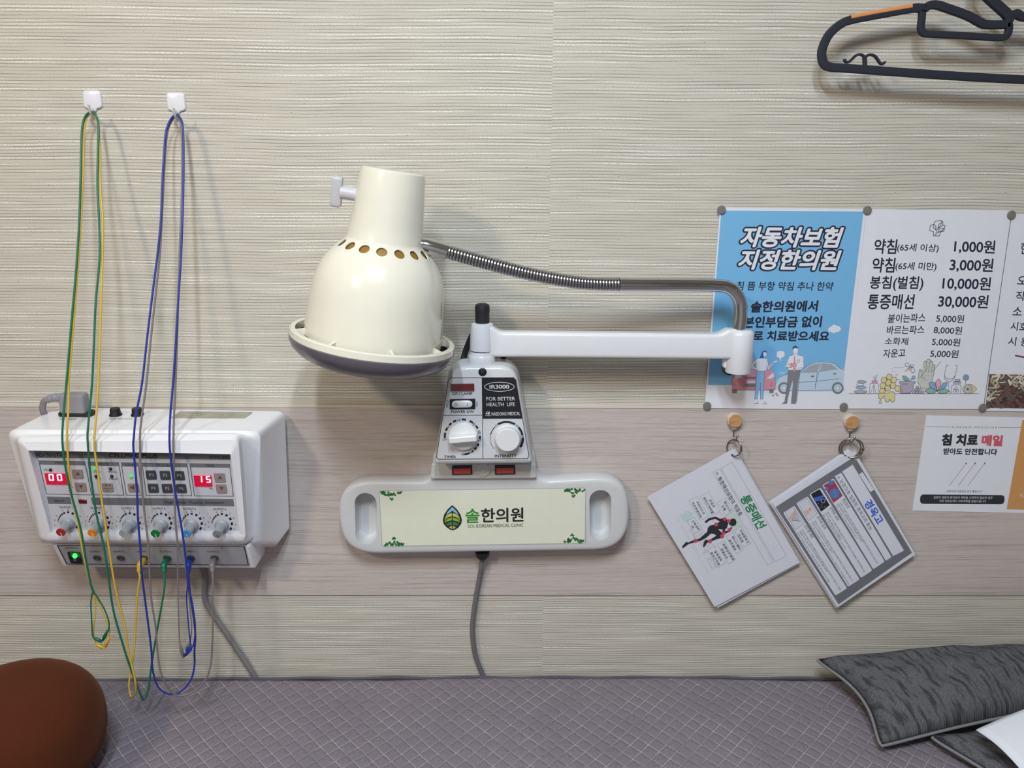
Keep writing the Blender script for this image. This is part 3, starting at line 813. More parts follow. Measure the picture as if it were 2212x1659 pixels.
A.text('IR3000', (624, 788), (790, 787), (622, 756), FWHT, .025, 3)
A.text('FOR BETTER', (596, 890), (840, 888), (594, 860), FWHT, .01, 3); A.text('HEALTH  LIFE', (598, 938), (838, 936), (596, 908), FWHT, .01, 3)
A.text('HAEDONG MEDICAL', (640, 1018), (884, 1014), (638, 990), FWHT, .012, 3)
for dx in (0, 16): A.line([(588 + dx, 1020), (602 + dx, 1002), (590 + dx, 1000), (606 + dx, 982)], 5, FWHT, 3)
A.circ(618, 996, 8, FWHT, 3); A.text('HD', (610, 1022), (632, 1022), (610, 1010), FWHT, 0, 3)
A.text('OP / LAMP', (302, 844), (476, 842), (300, 822), INK, .02); A.text('POWER S/W', (296, 996), (490, 994), (294, 974), INK, .02)
A.text('TIMER', (234, 1380), (336, 1379), (233, 1360), INK, .02); A.text('INTENSITY', (668, 1375), (854, 1372), (666, 1351), INK, .02)
A.text('OFF', (275, 888), (272, 952), (255, 888), LINEK); A.text('ON', (524, 900), (522, 940), (506, 900), LINEK)
def arc(cx, cy, r, a0, a1, w, m, layer=2, ry=None):
    n = max(3, int(abs(a1 - a0) / 6)); ry = ry or r
    A.line([(cx + r * math.cos(math.radians(lerp(a0, a1, i / n))), cy + ry * math.sin(math.radians(lerp(a0, a1, i / n)))) for i in range(n + 1)], w, m, layer)
TC = (390, 1200)
for a0, a1 in ((176, 194), (200, 213), (222, 232), (238, 250), (268, 282), (294, 307), (320, 332), (339, 350), (356, 367), (3, 14), (22, 32), (36, 47), (51, 61), (66, 83)):
    arc(TC[0], TC[1], 150, a0, a1, 17, INK)
for t, a0 in (('0', 217), ('10', 259), ('20', 312), ('30', 345), ('40', 12), ('50', 61), ('60', 88)):
    a0 = math.radians(a0); X, Y = TC[0] + 147 * math.cos(a0), TC[1] + 147 * math.sin(a0); w = 6 * len(t)
    A.circ(X, Y, 13, FACE, 3, 10); A.text(t, (X - w, Y + 9), (X + w, Y + 9), (X - w, Y - 9), INK, .02, 4)
A.text('OFF', (222, 1232), (258, 1230), (222, 1216), INK)
IC = (766, 1212)
arc(IC[0], IC[1], 140, 238, 302, 18, INK, ry=140); arc(IC[0], IC[1], 140, 318, 349, 18, INK); arc(IC[0], IC[1], 140, 0, 32, 22, INK)
for a0 in (229, 233, 306, 310, 314, 352, 355, 358): arc(IC[0], IC[1], 140, a0, a0 + 1.6, 18, INK)
arc(IC[0], IC[1], 138, 192, 226, 7, INK)
for k_ in range(9): arc(IC[0], IC[1], 138, 142 + k_ * 5.4, 144.4 + k_ * 5.4, 7, INK)
A.build('face_panel', lamp)
FY = BX - .0004
shape('operation_lamp', [(290, 752), (490, 748), (492, 808), (290, 812)], z4, [(0, FY + .0005), (0, FY - .002), (.0006, FY - .0026)], M('dark_red_window', (104, 26, 30), .2, coat=.6), .0006, lamp)
s = shape('power_switch', [(282, 880), (500, 876), (501, 962), (281, 966)], z4, [(0, FY + .0005), (0, FY - .001), (.0004, FY - .0014)], BLACK, .0008, lamp)
rk = shape('rocker', [(300, 894), (474, 892), (476, 950), (300, 954)], z4, [(0, FY - .001), (0, FY - .0032), (.0012, FY - .0042)], M('white_rocker', (226, 226, 228), .3), .0072, s)
a = Art((0, FY - .0043, 0), crop=z4); a.circ(334, 924, 11, LINEK, 1, ring=4); a.line([(434, 912), (434, 938)], 4, LINEK, 1)
a.build('switch_marks', s)
KW = M('white_knob_plastic', (226, 227, 230), .35)
p = Art((0, FY, 0), crop=z4); c = p.W(p.P(398, 1190))
mb = MB(); mb.lathe(c, (0, -1, 0), [(.0205, 0), (.0205, .004), (.0196, .0052), (.0190, .0056), (.0015, .0058)], KW, 56)
kt = mb.build('timer_knob', lamp)
ux = Vector((math.cos(math.radians(5)), 0, math.sin(math.radians(5)))); uz = Vector((-ux.z, 0, ux.x)); c2 = c + Vector((0, -.0055, 0)) 
q = rpoly([(-.0205, -.0055), (.0205, -.0055), (.0205, .0055), (-.0205, .0055)], .003); mb = MB()
mb.loft([[c2 + ux * u[0] + uz * u[1] + Vector((0, y, 0)) for u in (inset(q, d) if d else q)] for d, y in ((-.0008, 0), (0, -.009), (.001, -.012), (.0024, -.013))], KW)
mb.loft([[c2 + ux * u[0] + uz * u[1] + Vector((0, -.0151, 0)) for u in q2] for q2 in ([(-.024, -.0012), (-.010, -.0012), (-.010, .0006), (-.024, .0006)],)], M('pointer_grey', (170, 172, 176), .5), False, True) if False else None
mb.build('grip_bar', kt)
c = p.W(p.P(777, 1200))
mb = MB(); mb.lathe(c, (0, -1, 0), [(.0192, 0), (.0190, .003), (.0183, .0045), (.0176, .0049), (.0172, .0135), (.0160, .0148), (.001, .0149)], KW, 56); mb.build('intensity_knob', lamp)
# swing arm
AY = -.052
def vcyl(name, px, y0, y1, Y, prof, m, n=36):
    """vertical turned part from picture row y1 (bottom) up to y0; prof as (radius, fraction)"""
    b, t = at(px, y1, Y), at(px, y0, Y); h = t.z - b.z
    mb = MB(); mb.lathe(b, (0, 0, 1), [(r, f * h) for r, f in prof], m, n); return mb.build(name, lamp)
vcyl('pivot_collar', 1041, 758, 786, AY, [(.0185, 0), (.0195, .1), (.0195, .66), (.0186, .74), (.0172, .76), (.0172, .86), (.0160, 1)], WENAM)
vcyl('locking_knob', 1042, 656, 702, AY, [(.0100, 0), (.0100, .55), (.0104, .7), (.0103, .85), (.0094, .95), (.0072, 1), (.001, 1.01)], M('black_rubber', (38, 38, 42), .55))
hubL = (at(1042, 757, AY), at(1042, 697, AY)); hubR = (at(1593, 805, AY - .004), at(1593, 711, AY - .004))
mb = MB()
mb.lathe(hubL[0], (0, 0, 1), [(.013, 0), (.0176, .0012), (.0178, .004), (.0166, hubL[1].z - hubL[0].z - .006), (.0152, hubL[1].z - hubL[0].z - .0015), (.0115, hubL[1].z - hubL[0].z)], WENAM, 40)
h = hubR[1].z - hubR[0].z
mb.lathe(hubR[0], (0, 0, 1), [(.014, 0), (.0175, .001), (.0182, .003), (.0188, .024), (.0189, .0245), (.0189, h - .007), (.0170, h - .002), (.0135, h)], WENAM, 40)
a0, a1 = at(1048, 741, AY), at(1585, 746.5, AY - .004)
La = (a1 - a0).length; ds = [.003 * i for i in range(12)] + [lerp(.036, La - .036, i / 10) for i in range(11)] + [La - .033 + .003 * i for i in range(12)]; path = [lerp(a0, a1, d / La) for d in ds]
hz = [.0178 + .0085 * min(1, max(0, 1 - ((p_ - a0).length - .010) / .017)) ** 2 + .007 * min(1, max(0, 1 - ((p_ - a1).length - .012) / .020)) ** 2 for p_ in path]
rings = []
for p_, hh in zip(path, hz):
    q = rpoly([(-.0125, -.0180), (.0125, -.0180), (.0125, hh), (-.0125, hh)], .006, 4)
    rings.append([p_ + Vector((0, u[0], u[1])) for u in q])
mb.loft(rings, WENAM); mb.build('swing_arm', lamp, smooth=45)
mb = MB(); e = at(1566, 786, AY)
mb.box((e.x - .004, AY - .008, e.z - .005), (e.x + .02, AY + .006, e.z + .012), WENAM, .003); mb.build('arm_stop', lamp)
mb = MB(); mb.tube(spline([at(1584, 800, AY), at(1577, 806, AY), at(1566, 801, AY), at(1564, 788, AY + .004), at(1572, 775, AY + .008)], 6), .0035, BLACK, 10); mb.build('cable_loop', lamp)
mb = MB(); mb.tube(spline([at(1000, 782, -.030), at(1004, 764, -.026), at(1012, 742, -.026), at(1022, 720, -.030)], 6), .0045, BLACK, 10); mb.build('cable_loop', lamp)
mb = MB(); mb.tube(spline([at(1068, 778, -.035), at(1082, 779, -.035), at(1089, 770, -.036), at(1087, 758, -.040)], 6), .0038, BLACK, 10); mb.build('cable_loop', lamp)
# chrome tube and gooseneck
SY = -.128
def tx(px, py, t): return at(px, py, lerp(AY - .004, SY, t))
tp = spline([tx(1594, 722, 0), tx(1598, 700, .0), tx(1600, 672, .0), tx(1598, 650, 0), tx(1588, 632, .01), tx(1572, 620.5, .02), tx(1550, 616.5, .04), tx(1500, 615, .1), tx(1420, 614.5, .22), tx(1336, 614, .34)], 8)
mb = MB(); mb.tube(tp, .0092, CHROME, 28); t_end = tp[-1]
mb.tube([tp[-1] + (tp[-2] - tp[-1]).normalized() * .014, tp[-1]], .0094, CHROME, 28); mb.build('chrome_tube', lamp)
gp = spline([tp[-1], tx(1300, 613.5, .40), tx(1240, 609, .48), tx(1150, 593, .62), tx(1060, 570, .76), tx(985, 549, .9), tx(962, 543, .95)], 30)
# resample evenly
cum = [0]
for i in range(1, len(gp)): cum.append(cum[-1] + (gp[i] - gp[i - 1]).length)
pitch = .0042; N = int(cum[-1] / pitch); P = []; R = []
def along(d):
    for i in range(1, len(gp)):
        if cum[i] >= d: return lerp(gp[i - 1], gp[i], (d - cum[i - 1]) / max(1e-9, cum[i] - cum[i - 1]))
    return gp[-1]
for i in range(N):
    for f, r in ((0, .0072), (.12, .0086), (.5, .0091), (.88, .0086)): P.append(along((i + f) * pitch)); R.append(r)
mb = MB(); mb.tube(P, R, COIL, 20); mb.build('gooseneck', lamp, smooth=20)
mb = MB(); fpath = [tx(965, 544, .945), tx(940, 537, .975), tx(918, 531, 1.0), tx(905, 527, 1.02)]
mb.tube(fpath, [.0105, .0108, .0108, .0085], CHROME, 24); mb.build('end_fitting', lamp)
# shade: turned about a slightly tilted axis
S0 = at(807, 727, SY); top_ = at(850, 368, SY)
axis = (Vector((top_.x, SY, top_.z)) - S0).normalized()
dep = (S0 - CAM).dot(FWD); dep2 = (top_ - CAM).dot(FWD)
def R_(px, hpx):           # picture radius at a height up the axis -> metres
    return px * lerp(dep, dep2, hpx / 362) / FPX
Lm = (top_ - S0).length
def prof(pp): return [(R_(r, h_), h_ / 362 * Lm) for r, h_ in pp]
bell = [(147, -4), (147.5, 10), (146, 40), (143.5, 80), (140.5, 115), (135, 138), (126, 160), (114, 179), (101, 194), (89, 205), (83, 211), (81, 216), (78, 250), (74.5, 300), (70.5, 352), (68.5, 360), (64, 362.5), (40, 362.5)]
SH = 96
op = prof(bell); ip = [(max(.004, r - .0022), h_ - (.0022 if r < .06 and h_ > .2 else 0)) for r, h_ in op]
mb = MB()
a_ = axis.orthogonal(); a_ = (Vector((1, 0, 0)) - axis * axis.x).normalized(); b_ = axis.cross(a_)
def ringpts(r, h_, n=SH): return [S0 + axis * h_ + (a_ * math.cos(2 * math.pi * k / n) + b_ * math.sin(2 * math.pi * k / n)) * r for k in range(n)]
mb.loft([ringpts(r, h_) for r, h_ in op] + [ringpts(r, h_) for r, h_ in reversed(ip)] + [ringpts(*op[0])], CREAM, False, False)
# top disc closed by joining outer and inner neck caps
mb.loft([ringpts(op[-1][0], op[-1][1]), ringpts(.001, op[-1][1])], CREAM, False, True)
sh = mb.build('lamp_shade', lamp, smooth=40)
cs = []
rv, hv = R_(95, 200), 200 / 362 * Lm
for kx in range(16):
    th = math.radians(-90 + 5 + kx * 22.5)
    rad_ = a_ * math.cos(th) + b_ * math.sin(th)
    if rad_.y > .2: continue
    c = S0 + axis * hv + rad_ * rv; nrm = (rad_ * .72 + axis * .70).normalized()
    mb = MB(); mb.lathe(c - nrm * .009, nrm, [(.0068, 0), (.0068, .018)], CREAM, 20); cs.append(mb.build('cutter', sh))
bpy.context.view_layer.update(); cut(sh, cs)
for md in sh.data.polygons: pass
BRONZE = M('bronze_reflector', (150, 114, 48), .45, metal=.2)
mb = MB(); mb.loft([ringpts(R_(r, h_), h_ / 362 * Lm, 48) for r, h_ in [(138, 4), (136, 40), (132, 90), (122, 140), (107, 172), (95, 192), (82, 206), (74, 216), (68, 245), (20, 247)]], BRONZE, False, True); mb.build('reflector', sh)
mb = MB(); ri, ro = R_(165, 0), R_(176, 0)
rg = [(ri, .0026), (ro - .001, .0028), (ro, .0018), (ro + .0002, -.0058), (ro - .0008, -.0072), (ri, -.0070), (ri, .0026)]
mb.loft([ringpts(r, h_) for r, h_ in rg], CREAM, False, False)
for kx in range(8):
    th = math.radians(22 + 45 * kx); d_ = a_ * math.cos(th) + b_ * math.sin(th); t_ = axis.cross(d_)
    p_ = [S0 + d_ * R_(144, 0), S0 + d_ * (ri + .002)]
    mb.add([p_[i] + t_ * sx + axis * hh for i in (0, 1) for sx in (-.0015, .0015) for hh in (-.0065, (.0055 if i == 0 else .002))],
           [(0, 1, 3, 2), (4, 6, 7, 5), (0, 4, 5, 1), (2, 3, 7, 6), (0, 2, 6, 4), (1, 5, 7, 3)], CREAM)
mb.build('rim_ring', sh)
SMOKE = M('dark_grey_plastic', (92, 88, 98), .28, coat=.3)
mb = MB(); bo = [(R_(177, 0), -.0075), (R_(176.5, 0), -.012), (R_(170, 0), -.020), (R_(157, 0), -.0275), (R_(138, 0), -.0335), (R_(112, 0), -.0375), (R_(96, 0), -.0385)]
bi = [(r - .0025, h_ + .0015) for r, h_ in bo]
mb.loft([ringpts(r, h_) for r, h_ in bo] + [ringpts(r, h_) for r, h_ in reversed(bi)] + [ringpts(*bo[0])], SMOKE, False, False); sg = mb.build('safety_ring', sh)
c = at(731, 788, SY - .075); p_ = min((v_.co + ORG[sg.name] for v_ in sg.data.vertices), key=lambda v_: (v_ - c).length)
d_ = ((p_ - S0) - axis * (p_ - S0).dot(axis)).normalized(); nrm = (d_ * .55 - axis * .83).normalized()
mb = MB(); mb.lathe(p_ - nrm * .002, nrm, [(.0062, 0), (.0062, .0028), (.0052, .0032), (.0045, .0022), (.0008, .0020)], SMOKE, 18); mb.build('ring_screw', sh)
mb = MB(); mb.lathe(S0 + axis * .11, -axis, [(.014, 0), (.018, .02), (.035, .06), (.055, .10), (.060, .118), (.050, .132), (.002, .138)], M('ruby_bulb_glass', (120, 14, 12), .1, coat=.5), 32); mb.build('heat_bulb', sh)
# tilt knob on the neck
hk = 300 / 362 * Lm; d_ = -a_
KN = M('pale_grey_knob', (196, 195, 200), .4)
k0 = S0 + axis * hk
mb = MB(); mb.lathe(k0 + d_ * (R_(75, 300) - .002), d_, [(.0085, 0), (.0080, .012), (.0085, .020)], KN, 24)
kc = k0 + d_ * (R_(75, 300) + .0235)
q = rpoly([(-.0065, -.0195), (.0065, -.0195), (.0065, .0195), (-.0065, .0195)], .0045, 4)
v2 = (axis * .98 + Vector((0, -.18, 0))).normalized(); u2 = d_.cross(v2).normalized()
mb.loft([[kc + d_ * dd + u2 * u[0] + v2 * u[1] for u in (inset(q, ins) if ins else q)] for ins, dd in ((.0015, -.0065), (0, -.004), (0, .004), (.0015, .0065))], KN)
mb.build('tilt_knob', sh)
# mains lead of the lamp
g0 = at(*z6(1081, 622), -.020)
mb = MB(); mb.lathe(g0 + Vector((0, 0, .004)), (0, 0, -1), [(.011, 0), (.011, .005), (.0085, .010), (.006, .012)], BLACK, 24); mb.build('cord_grommet', lamp)
cp = [g0 + Vector((0, 0, .002)), at(*z6(1076, 700), -.017), at(*z6(1060, 790), -.012), at(*z6(1036, 920), -.010), at(*z6(1015, 1080), -.009), at(*z6(1014, 1180), -.009), at(*z6(1030, 1300), -.0075), at(*z6(1060, 1390), -.0058), at(*z6(1085, 1450), -.005), at(*z6(1105, 1530), -.005)]
LC = M('lamp_cord_grey', (112, 108, 112), .5)
mb = MB(); mb.tube(spline(cp, 8), .0040, LC, 12); cd = mb.build('power_cord', lamp)

# ------------------------------------------------------------------ posters
PAPER = M('white_paper', (228, 229, 237), .5, coat=.1); NAVY = M('navy_print', (32, 36, 58), .6)
def PM(n, *c): return M('print_' + n, c, .6)
SKY = PM('sky_blue', 118, 182, 226); WPR = PM('white', 226, 228, 236); PINK = PM('pink', 222, 150, 164); ICE = PM('ice_blue', 186, 208, 226)
OUT = PM('outline', 70, 80, 100); GPR = PM('grey', 128, 128, 134); JEAN = PM('jeans_blue', 140, 184, 224); HAIR = PM('hair_blue', 40, 96, 156); REDP = PM('red', 196, 40, 70)
GLASSP = PM('window_grey', 160, 166, 176)
YP = -.0046
z6p = crop(1500, 430, 400 / 1412)
A = Art((0, YP, 0), crop=z6p)
A.slab([(195, 62), (1312, 75), (1142, 1603), (78, 1595)], PAPER)
A.poly([(205, 88), (1290, 95), (1128, 1425), (103, 1418)], SKY)
A.text('자동차보험', (342, 360), (1085, 368), (388, 212), WPR, .035, 4, outline=(.075, NAVY))
A.text('지정한의원', (327, 532), (1072, 540), (372, 388), WPR, .035, 4, outline=(.075, NAVY))
A.text('침 뜸 부항 약침 추나 한약', (318, 694), (1052, 698), (328, 628), NAVY, .012, 3)
A.text('솔한의원에서', (428, 863), (932, 856), (438, 782), NAVY, .035, 3)
A.text('본인부담금 없이', (375, 980), (962, 975), (385, 898), NAVY, .035, 3)
A.text('무료', (305, 1080), (437, 1080), (314, 1008), REDP, .035, 3)
A.text('로 치료받으세요', (446, 1080), (1020, 1082), (455, 1006), NAVY, .035, 3)
for x, y, r in ((1040, 995, 20), (1066, 982, 24), (1090, 990, 24), (1062, 1002, 20), (1104, 992, 12)): A.circ(x, y, r, WPR, 2)
# cars
A.blob([(290, 1440), (288, 1370), (320, 1325), (360, 1318), (396, 1240), (440, 1230), (560, 1235), (590, 1310), (612, 1340), (616, 1440), (600, 1455), (300, 1455)], PINK, 2)
A.blob([(385, 1300), (415, 1248), (550, 1250), (575, 1302)], GLASSP, 3)
A.poly([(288, 1450), (326, 1450), (322, 1482), (286, 1480)], GPR, 2); A.poly([(570, 1450), (606, 1450), (602, 1480), (572, 1480)], GPR, 2)
A.poly([(384, 1354), (492, 1354), (486, 1370), (390, 1370)], GPR, 3); A.poly([(380, 1410), (500, 1410), (490, 1434), (392, 1432)], GPR, 3)
A.poly([(402, 1385), (464, 1385), (462, 1402), (400, 1402)], WPR, 3)
A.poly([(305, 1350), (330, 1325), (368, 1362), (315, 1368)], WPR, 3); A.poly([(550, 1368), (596, 1325), (612, 1350), (590, 1368)], WPR, 3)
for q_ in ([(290, 1440), (288, 1370), (320, 1325), (396, 1240)], [(612, 1340), (616, 1440), (600, 1455), (300, 1455)], [(306, 1390), (310, 1420), (300, 1425)], [(590, 1392), (582, 1425), (600, 1425)]): A.line(q_, 2.5, OUT, 4)
A.blob([(612, 1425), (640, 1360), (720, 1330), (800, 1320), (880, 1258), (960, 1238), (1060, 1250), (1110, 1290), (1142, 1300), (1132, 1430), (1120, 1462), (700, 1465), (640, 1455)], ICE, 2)
A.poly([(806, 1325), (884, 1268), (960, 1250), (936, 1322)], GLASSP, 3); A.poly([(976, 1250), (1040, 1258), (1095, 1296), (956, 1318)], GLASSP, 3)
for q_ in ([(612, 1425), (640, 1360), (720, 1330), (800, 1320), (880, 1258), (960, 1238), (1060, 1250), (1110, 1290), (1142, 1302)], [(936, 1322), (920, 1450)], [(968, 1250), (948, 1320), (920, 1420)], [(730, 1400), (920, 1390), (1100, 1370)], [(700, 1462), (1060, 1455)]): A.line(q_, 2.5, OUT, 4)
A.poly([(888, 1346), (914, 1346), (912, 1357), (888, 1357)], GPR, 4); A.poly([(1058, 1326), (1084, 1326), (1082, 1336), (1058, 1336)], GPR, 4)
for x, y in ((682, 1440), (1092, 1440)):
    A.circ(x, y, 45, GPR, 4, 28); A.circ(x, y, 32, ICE, 5, 24); A.circ(x, y, 14, WPR, 6, 16); A.circ(x, y, 32, OUT, 6, 24, ring=2.5); A.circ(x, y, 14, OUT, 7, 16, ring=2)
A.line([(640, 1335), (668, 1318), (672, 1332), (705, 1312)], 4, WPR, 5)
for x, y in ((600, 1496), (625, 1482), (632, 1496)): A.line([(x - 9, y + 3), (x, y - 5), (x + 8, y + 4)], 2.5, OUT, 4, close=True)
# woman
A.blob([(520, 1160), (545, 1155), (552, 1180), (535, 1188), (518, 1220), (498, 1215), (510, 1180)], HAIR, 6)
A.blob([(530, 1165), (548, 1172), (546, 1195), (530, 1200), (524, 1180)], WPR, 7)
A.poly([(470, 1222), (515, 1212), (555, 1220), (548, 1300), (532, 1312), (474, 1312)], WPR, 6)
A.line([(478, 1228), (434, 1262), (448, 1290), (486, 1296)], 13, WPR, 6); A.line([(550, 1228), (566, 1290), (608, 1242), (630, 1236)], 12, WPR, 6)
A.poly([(472, 1310), (534, 1310), (530, 1400), (522, 1528), (502, 1528), (500, 1400), (480, 1528), (458, 1528), (468, 1400)], JEAN, 6)
A.poly([(455, 1528), (482, 1528), (486, 1558), (450, 1558)], WPR, 6); A.poly([(502, 1528), (526, 1528), (550, 1558), (518, 1560)], WPR, 6)
A.line([(450, 1558), (486, 1558), (482, 1540)], 2.5, OUT, 7); A.line([(518, 1560), (550, 1559), (530, 1538)], 2.5, OUT, 7)
for q_ in ([(470, 1222), (434, 1262), (448, 1292), (486, 1300)], [(555, 1222), (568, 1288), (612, 1240)], [(472, 1310), (534, 1310)], [(458, 1528), (468, 1400), (474, 1312)], [(502, 1400), (502, 1526)], [(522, 1526), (534, 1312)]): A.line(q_, 2, OUT, 8)
A.blob([(632, 1165), (660, 1158), (684, 1168), (684, 1200), (662, 1212), (655, 1240), (648, 1212), (628, 1204)], WPR, 6)
# man
A.blob([(748, 1130), (768, 1116), (790, 1132), (786, 1150), (752, 1150)], HAIR, 6)
A.blob([(752, 1142), (788, 1140), (784, 1175), (778, 1195), (758, 1196), (752, 1178)], WPR, 7); A.line([(752, 1142), (754, 1178), (762, 1182), (776, 1176)], 2, OUT, 8)
A.poly([(722, 1200), (760, 1190), (782, 1190), (828, 1200), (832, 1280), (806, 1304), (716, 1306)], WPR, 6)
A.line([(726, 1206), (700, 1276), (760, 1270)], 16, WPR, 6); A.line([(826, 1206), (826, 1280), (770, 1276)], 15, WPR, 6)
A.poly([(722, 1252), (776, 1246), (780, 1276), (730, 1284)], PINK, 7); A.poly([(758, 1196), (768, 1196), (772, 1300), (760, 1320), (750, 1304)], PM('tie', 206, 160, 170), 7)
A.poly([(716, 1304), (806, 1302), (790, 1400), (776, 1545), (736, 1545), (752, 1400), (746, 1380), (728, 1450), (706, 1545), (686, 1545), (706, 1420)], GPR, 6)
A.poly([(690, 1542), (710, 1542), (702, 1560), (664, 1560)], GPR, 6); A.poly([(740, 1542), (776, 1542), (772, 1560), (734, 1560)], GPR, 6)
for q_ in ([(722, 1200), (694, 1282), (740, 1284)], [(828, 1202), (834, 1282), (780, 1290)], [(716, 1304), (806, 1303)], [(784, 1226), (800, 1224), (798, 1246), (786, 1246), (784, 1226)], [(688, 1545), (706, 1420), (716, 1306)], [(778, 1545), (806, 1304)]): A.line(q_, 2, OUT, 8)
tag(A.build('poster'), 'light blue poster with outlined Korean title and drawing of two cars', 'poster', 'paper posters pinned side by side')

z7 = crop(1810, 430, 402 / 1419)
A = Art((0, YP, 0), crop=z7)
A.slab([(219, 76), (1326, 86), (1106, 1600), (48, 1597)], PAPER)
def row(t, x0, y0, x1, y1, xt, yt, b=.02): A.text(t, (x0, y0), (x1, y1), (xt, yt), NAVY, b)
for r in (('약침', 272, 415, 440, 418, 285, 305, .018), ('(65세 이상)', 448, 405, 762, 412, 458, 338, .012), ('1,000원', 885, 410, 1192, 420, 893, 308, .018),
          ('약침', 258, 558, 426, 560, 271, 447, .018), ('(65세 미만)', 435, 548, 745, 552, 445, 480, .012), ('3,000원', 850, 552, 1176, 560, 860, 448, .018),
          ('봉침(벌침)', 238, 698, 642, 700, 252, 588, .018), ('10,000원', 795, 692, 1158, 700, 804, 590, .018),
          ('통증매선', 222, 838, 572, 838, 236, 727, .018), ('30,000원', 762, 830, 1138, 838, 773, 727, .018),
          ('붙이는파스', 378, 945, 662, 938, 386, 878, .01), ('5,000원', 748, 942, 958, 948, 753, 878, .01),
          ('바르는파스', 370, 1032, 654, 1026, 377, 967, .01), ('8,000원', 728, 1028, 942, 1036, 734, 967, .01),
          ('소화제', 355, 1110, 530, 1112, 363, 1056, .01), ('5,000원', 715, 1118, 928, 1126, 721, 1056, .01),
          ('자운고', 343, 1210, 510, 1204, 350, 1147, .01), ('5,000원', 702, 1208, 914, 1214, 709, 1146, .01)): row(*r)
# emblem: rounded cross with leaves
cr_ = [(742, 168), (790, 164), (792, 196), (816, 202), (808, 244), (784, 248), (774, 280), (728, 280), (728, 248), (700, 240), (704, 200), (732, 194)]
A.line(cr_, 4, NAVY, 2, close=True)
for pts in ([(748, 236), (728, 218), (726, 190), (744, 204), (748, 236)], [(760, 226), (768, 192), (800, 172), (798, 200), (760, 226)], [(760, 252), (776, 226), (808, 222), (790, 248), (760, 252)]):
    A.poly(pts[:-1], PAPER, 3); A.line(pts, 4, NAVY, 4)
A.line([(742, 278), (752, 240), (790, 184)], 3.5, NAVY, 5); A.line([(752, 262), (796, 234)], 3, NAVY, 5)
A.crop = crop(1830, 760, 300 / 2212)
I_ = OUT
STN = PM('stone', 178, 172, 186); STB = PM('stone_blue', 148, 180, 208); HON = PM('honey', 222, 208, 150); MOR = PM('mortar', 178, 168, 184); LFG = PM('leaf_green', 140, 186, 170); LOB = PM('lotus_blue', 134, 170, 212); LOP = PM('lotus_pink', 226, 172, 178); SKN = PM('hand_tint', 204, 204, 196)
A.line([(28, 666), (2098, 666)], 6, I_, 1)
def oval(x, y, rx, ry, m, tilt=0):
    pts = [(x + rx * math.cos(t) , y + ry * math.sin(t) + tilt * math.cos(t)) for t in [2 * math.pi * i / 24 for i in range(24)]]
    A.poly(pts, m, 2); A.line(pts, 5, I_, 3, close=True)
oval(212, 636, 104, 28, STN); oval(218, 568, 82, 26, STB); oval(206, 521, 60, 20, PAPER); oval(231, 476, 72, 22, STN, 4)
A.line([(362, 660), (354, 640), (362, 512), (380, 502), (480, 502), (502, 520), (486, 660)], 5, I_, 2); A.poly([(392, 458), (478, 458), (474, 502), (394, 502)], PINK, 2)
A.line([(392, 458), (478, 458), (474, 502), (394, 502)], 4, I_, 3, close=True)
for a, b in (((435, 450), (418, 385)), ((440, 450), (455, 362)), ((446, 450), (494, 352)), ((425, 520), (370, 660)), ((420, 520), (422, 660)), ((432, 520), (450, 660))): A.line([a, b], 5, I_, 2)
for x, y, s_ in ((668, 400, 0), (582, 446, 0), (742, 446, 0), (652, 490, 0), (566, 536, 0), (726, 536, 0), (642, 580, 0), (556, 622, 0), (800, 582, 0)):
    hx = [(x - 46, y), (x - 24, y - 44), (x + 30, y - 44), (x + 50, y), (x + 26, y + 44), (x - 28, y + 44)]
    A.poly(hx, HON, 2); A.line(hx, 6, I_, 3, close=True)
A.poly([(500, 660), (640, 655), (690, 632), (740, 636), (758, 670), (756, 770), (730, 800), (700, 796), (676, 752), (655, 790), (622, 800), (600, 770), (596, 706), (580, 700), (562, 735), (528, 756), (500, 730)], HON, 4)
A.line([(500, 660), (500, 730), (528, 756), (562, 735), (580, 700), (596, 706), (600, 770), (622, 800), (655, 790), (676, 752), (700, 796), (730, 800), (756, 770), (758, 670), (740, 636), (690, 632), (660, 655), (500, 658)], 6, I_, 5)
A.circ(526, 800, 20, HON, 3, ry=26); A.circ(526, 800, 20, I_, 4, ry=26, ring=5)
for k_ in range(7): A.line([(745 + k_ * 26 - k_ * 2, 248), (757 + k_ * 24, 248)], 5, I_, 2)
for a in ((722, 262, 710, 280), (714, 312, 728, 320), (755, 318, 770, 322), (785, 345, 778, 360), (770, 390, 805, 360), (730, 374, 745, 374), (796, 444, 846, 444)): A.line([a[:2], a[2:]], 5, I_, 2)
A.blob([(925, 310), (960, 270), (1000, 235), (1030, 250), (1010, 290), (960, 298)], HON, 3); A.line([(920, 312), (960, 268), (1000, 232)], 5, I_, 4)
for k_ in range(3): A.line([(968 + k_ * 20, 258 - k_ * 12), (990 + k_ * 16, 285 - k_ * 12)], 6, I_, 4)
for pts in ([(1000, 225), (940, 230), (920, 205), (945, 172), (990, 200)], [(1020, 240), (1060, 270), (1078, 305), (1045, 330), (1015, 305)], [(1000, 220), (1020, 203), (1050, 212), (1045, 245)]):
    A.blob(pts, PAPER, 5); A.line(pts + [pts[0]], 6, I_, 6, smooth=True)
A.poly([(830, 470), (1084, 470), (1080, 498), (1056, 510), (1050, 590), (1005, 655), (880, 660), (846, 590), (848, 510), (832, 495)], MOR, 4); A.line([(830, 470), (1084, 470), (1080, 498), (1056, 510), (1050, 590), (1005, 655), (880, 660), (846, 590), (848, 510), (832, 495)], 6, I_, 5, close=True); A.line([(870, 512), (960, 512)], 5, I_, 6)
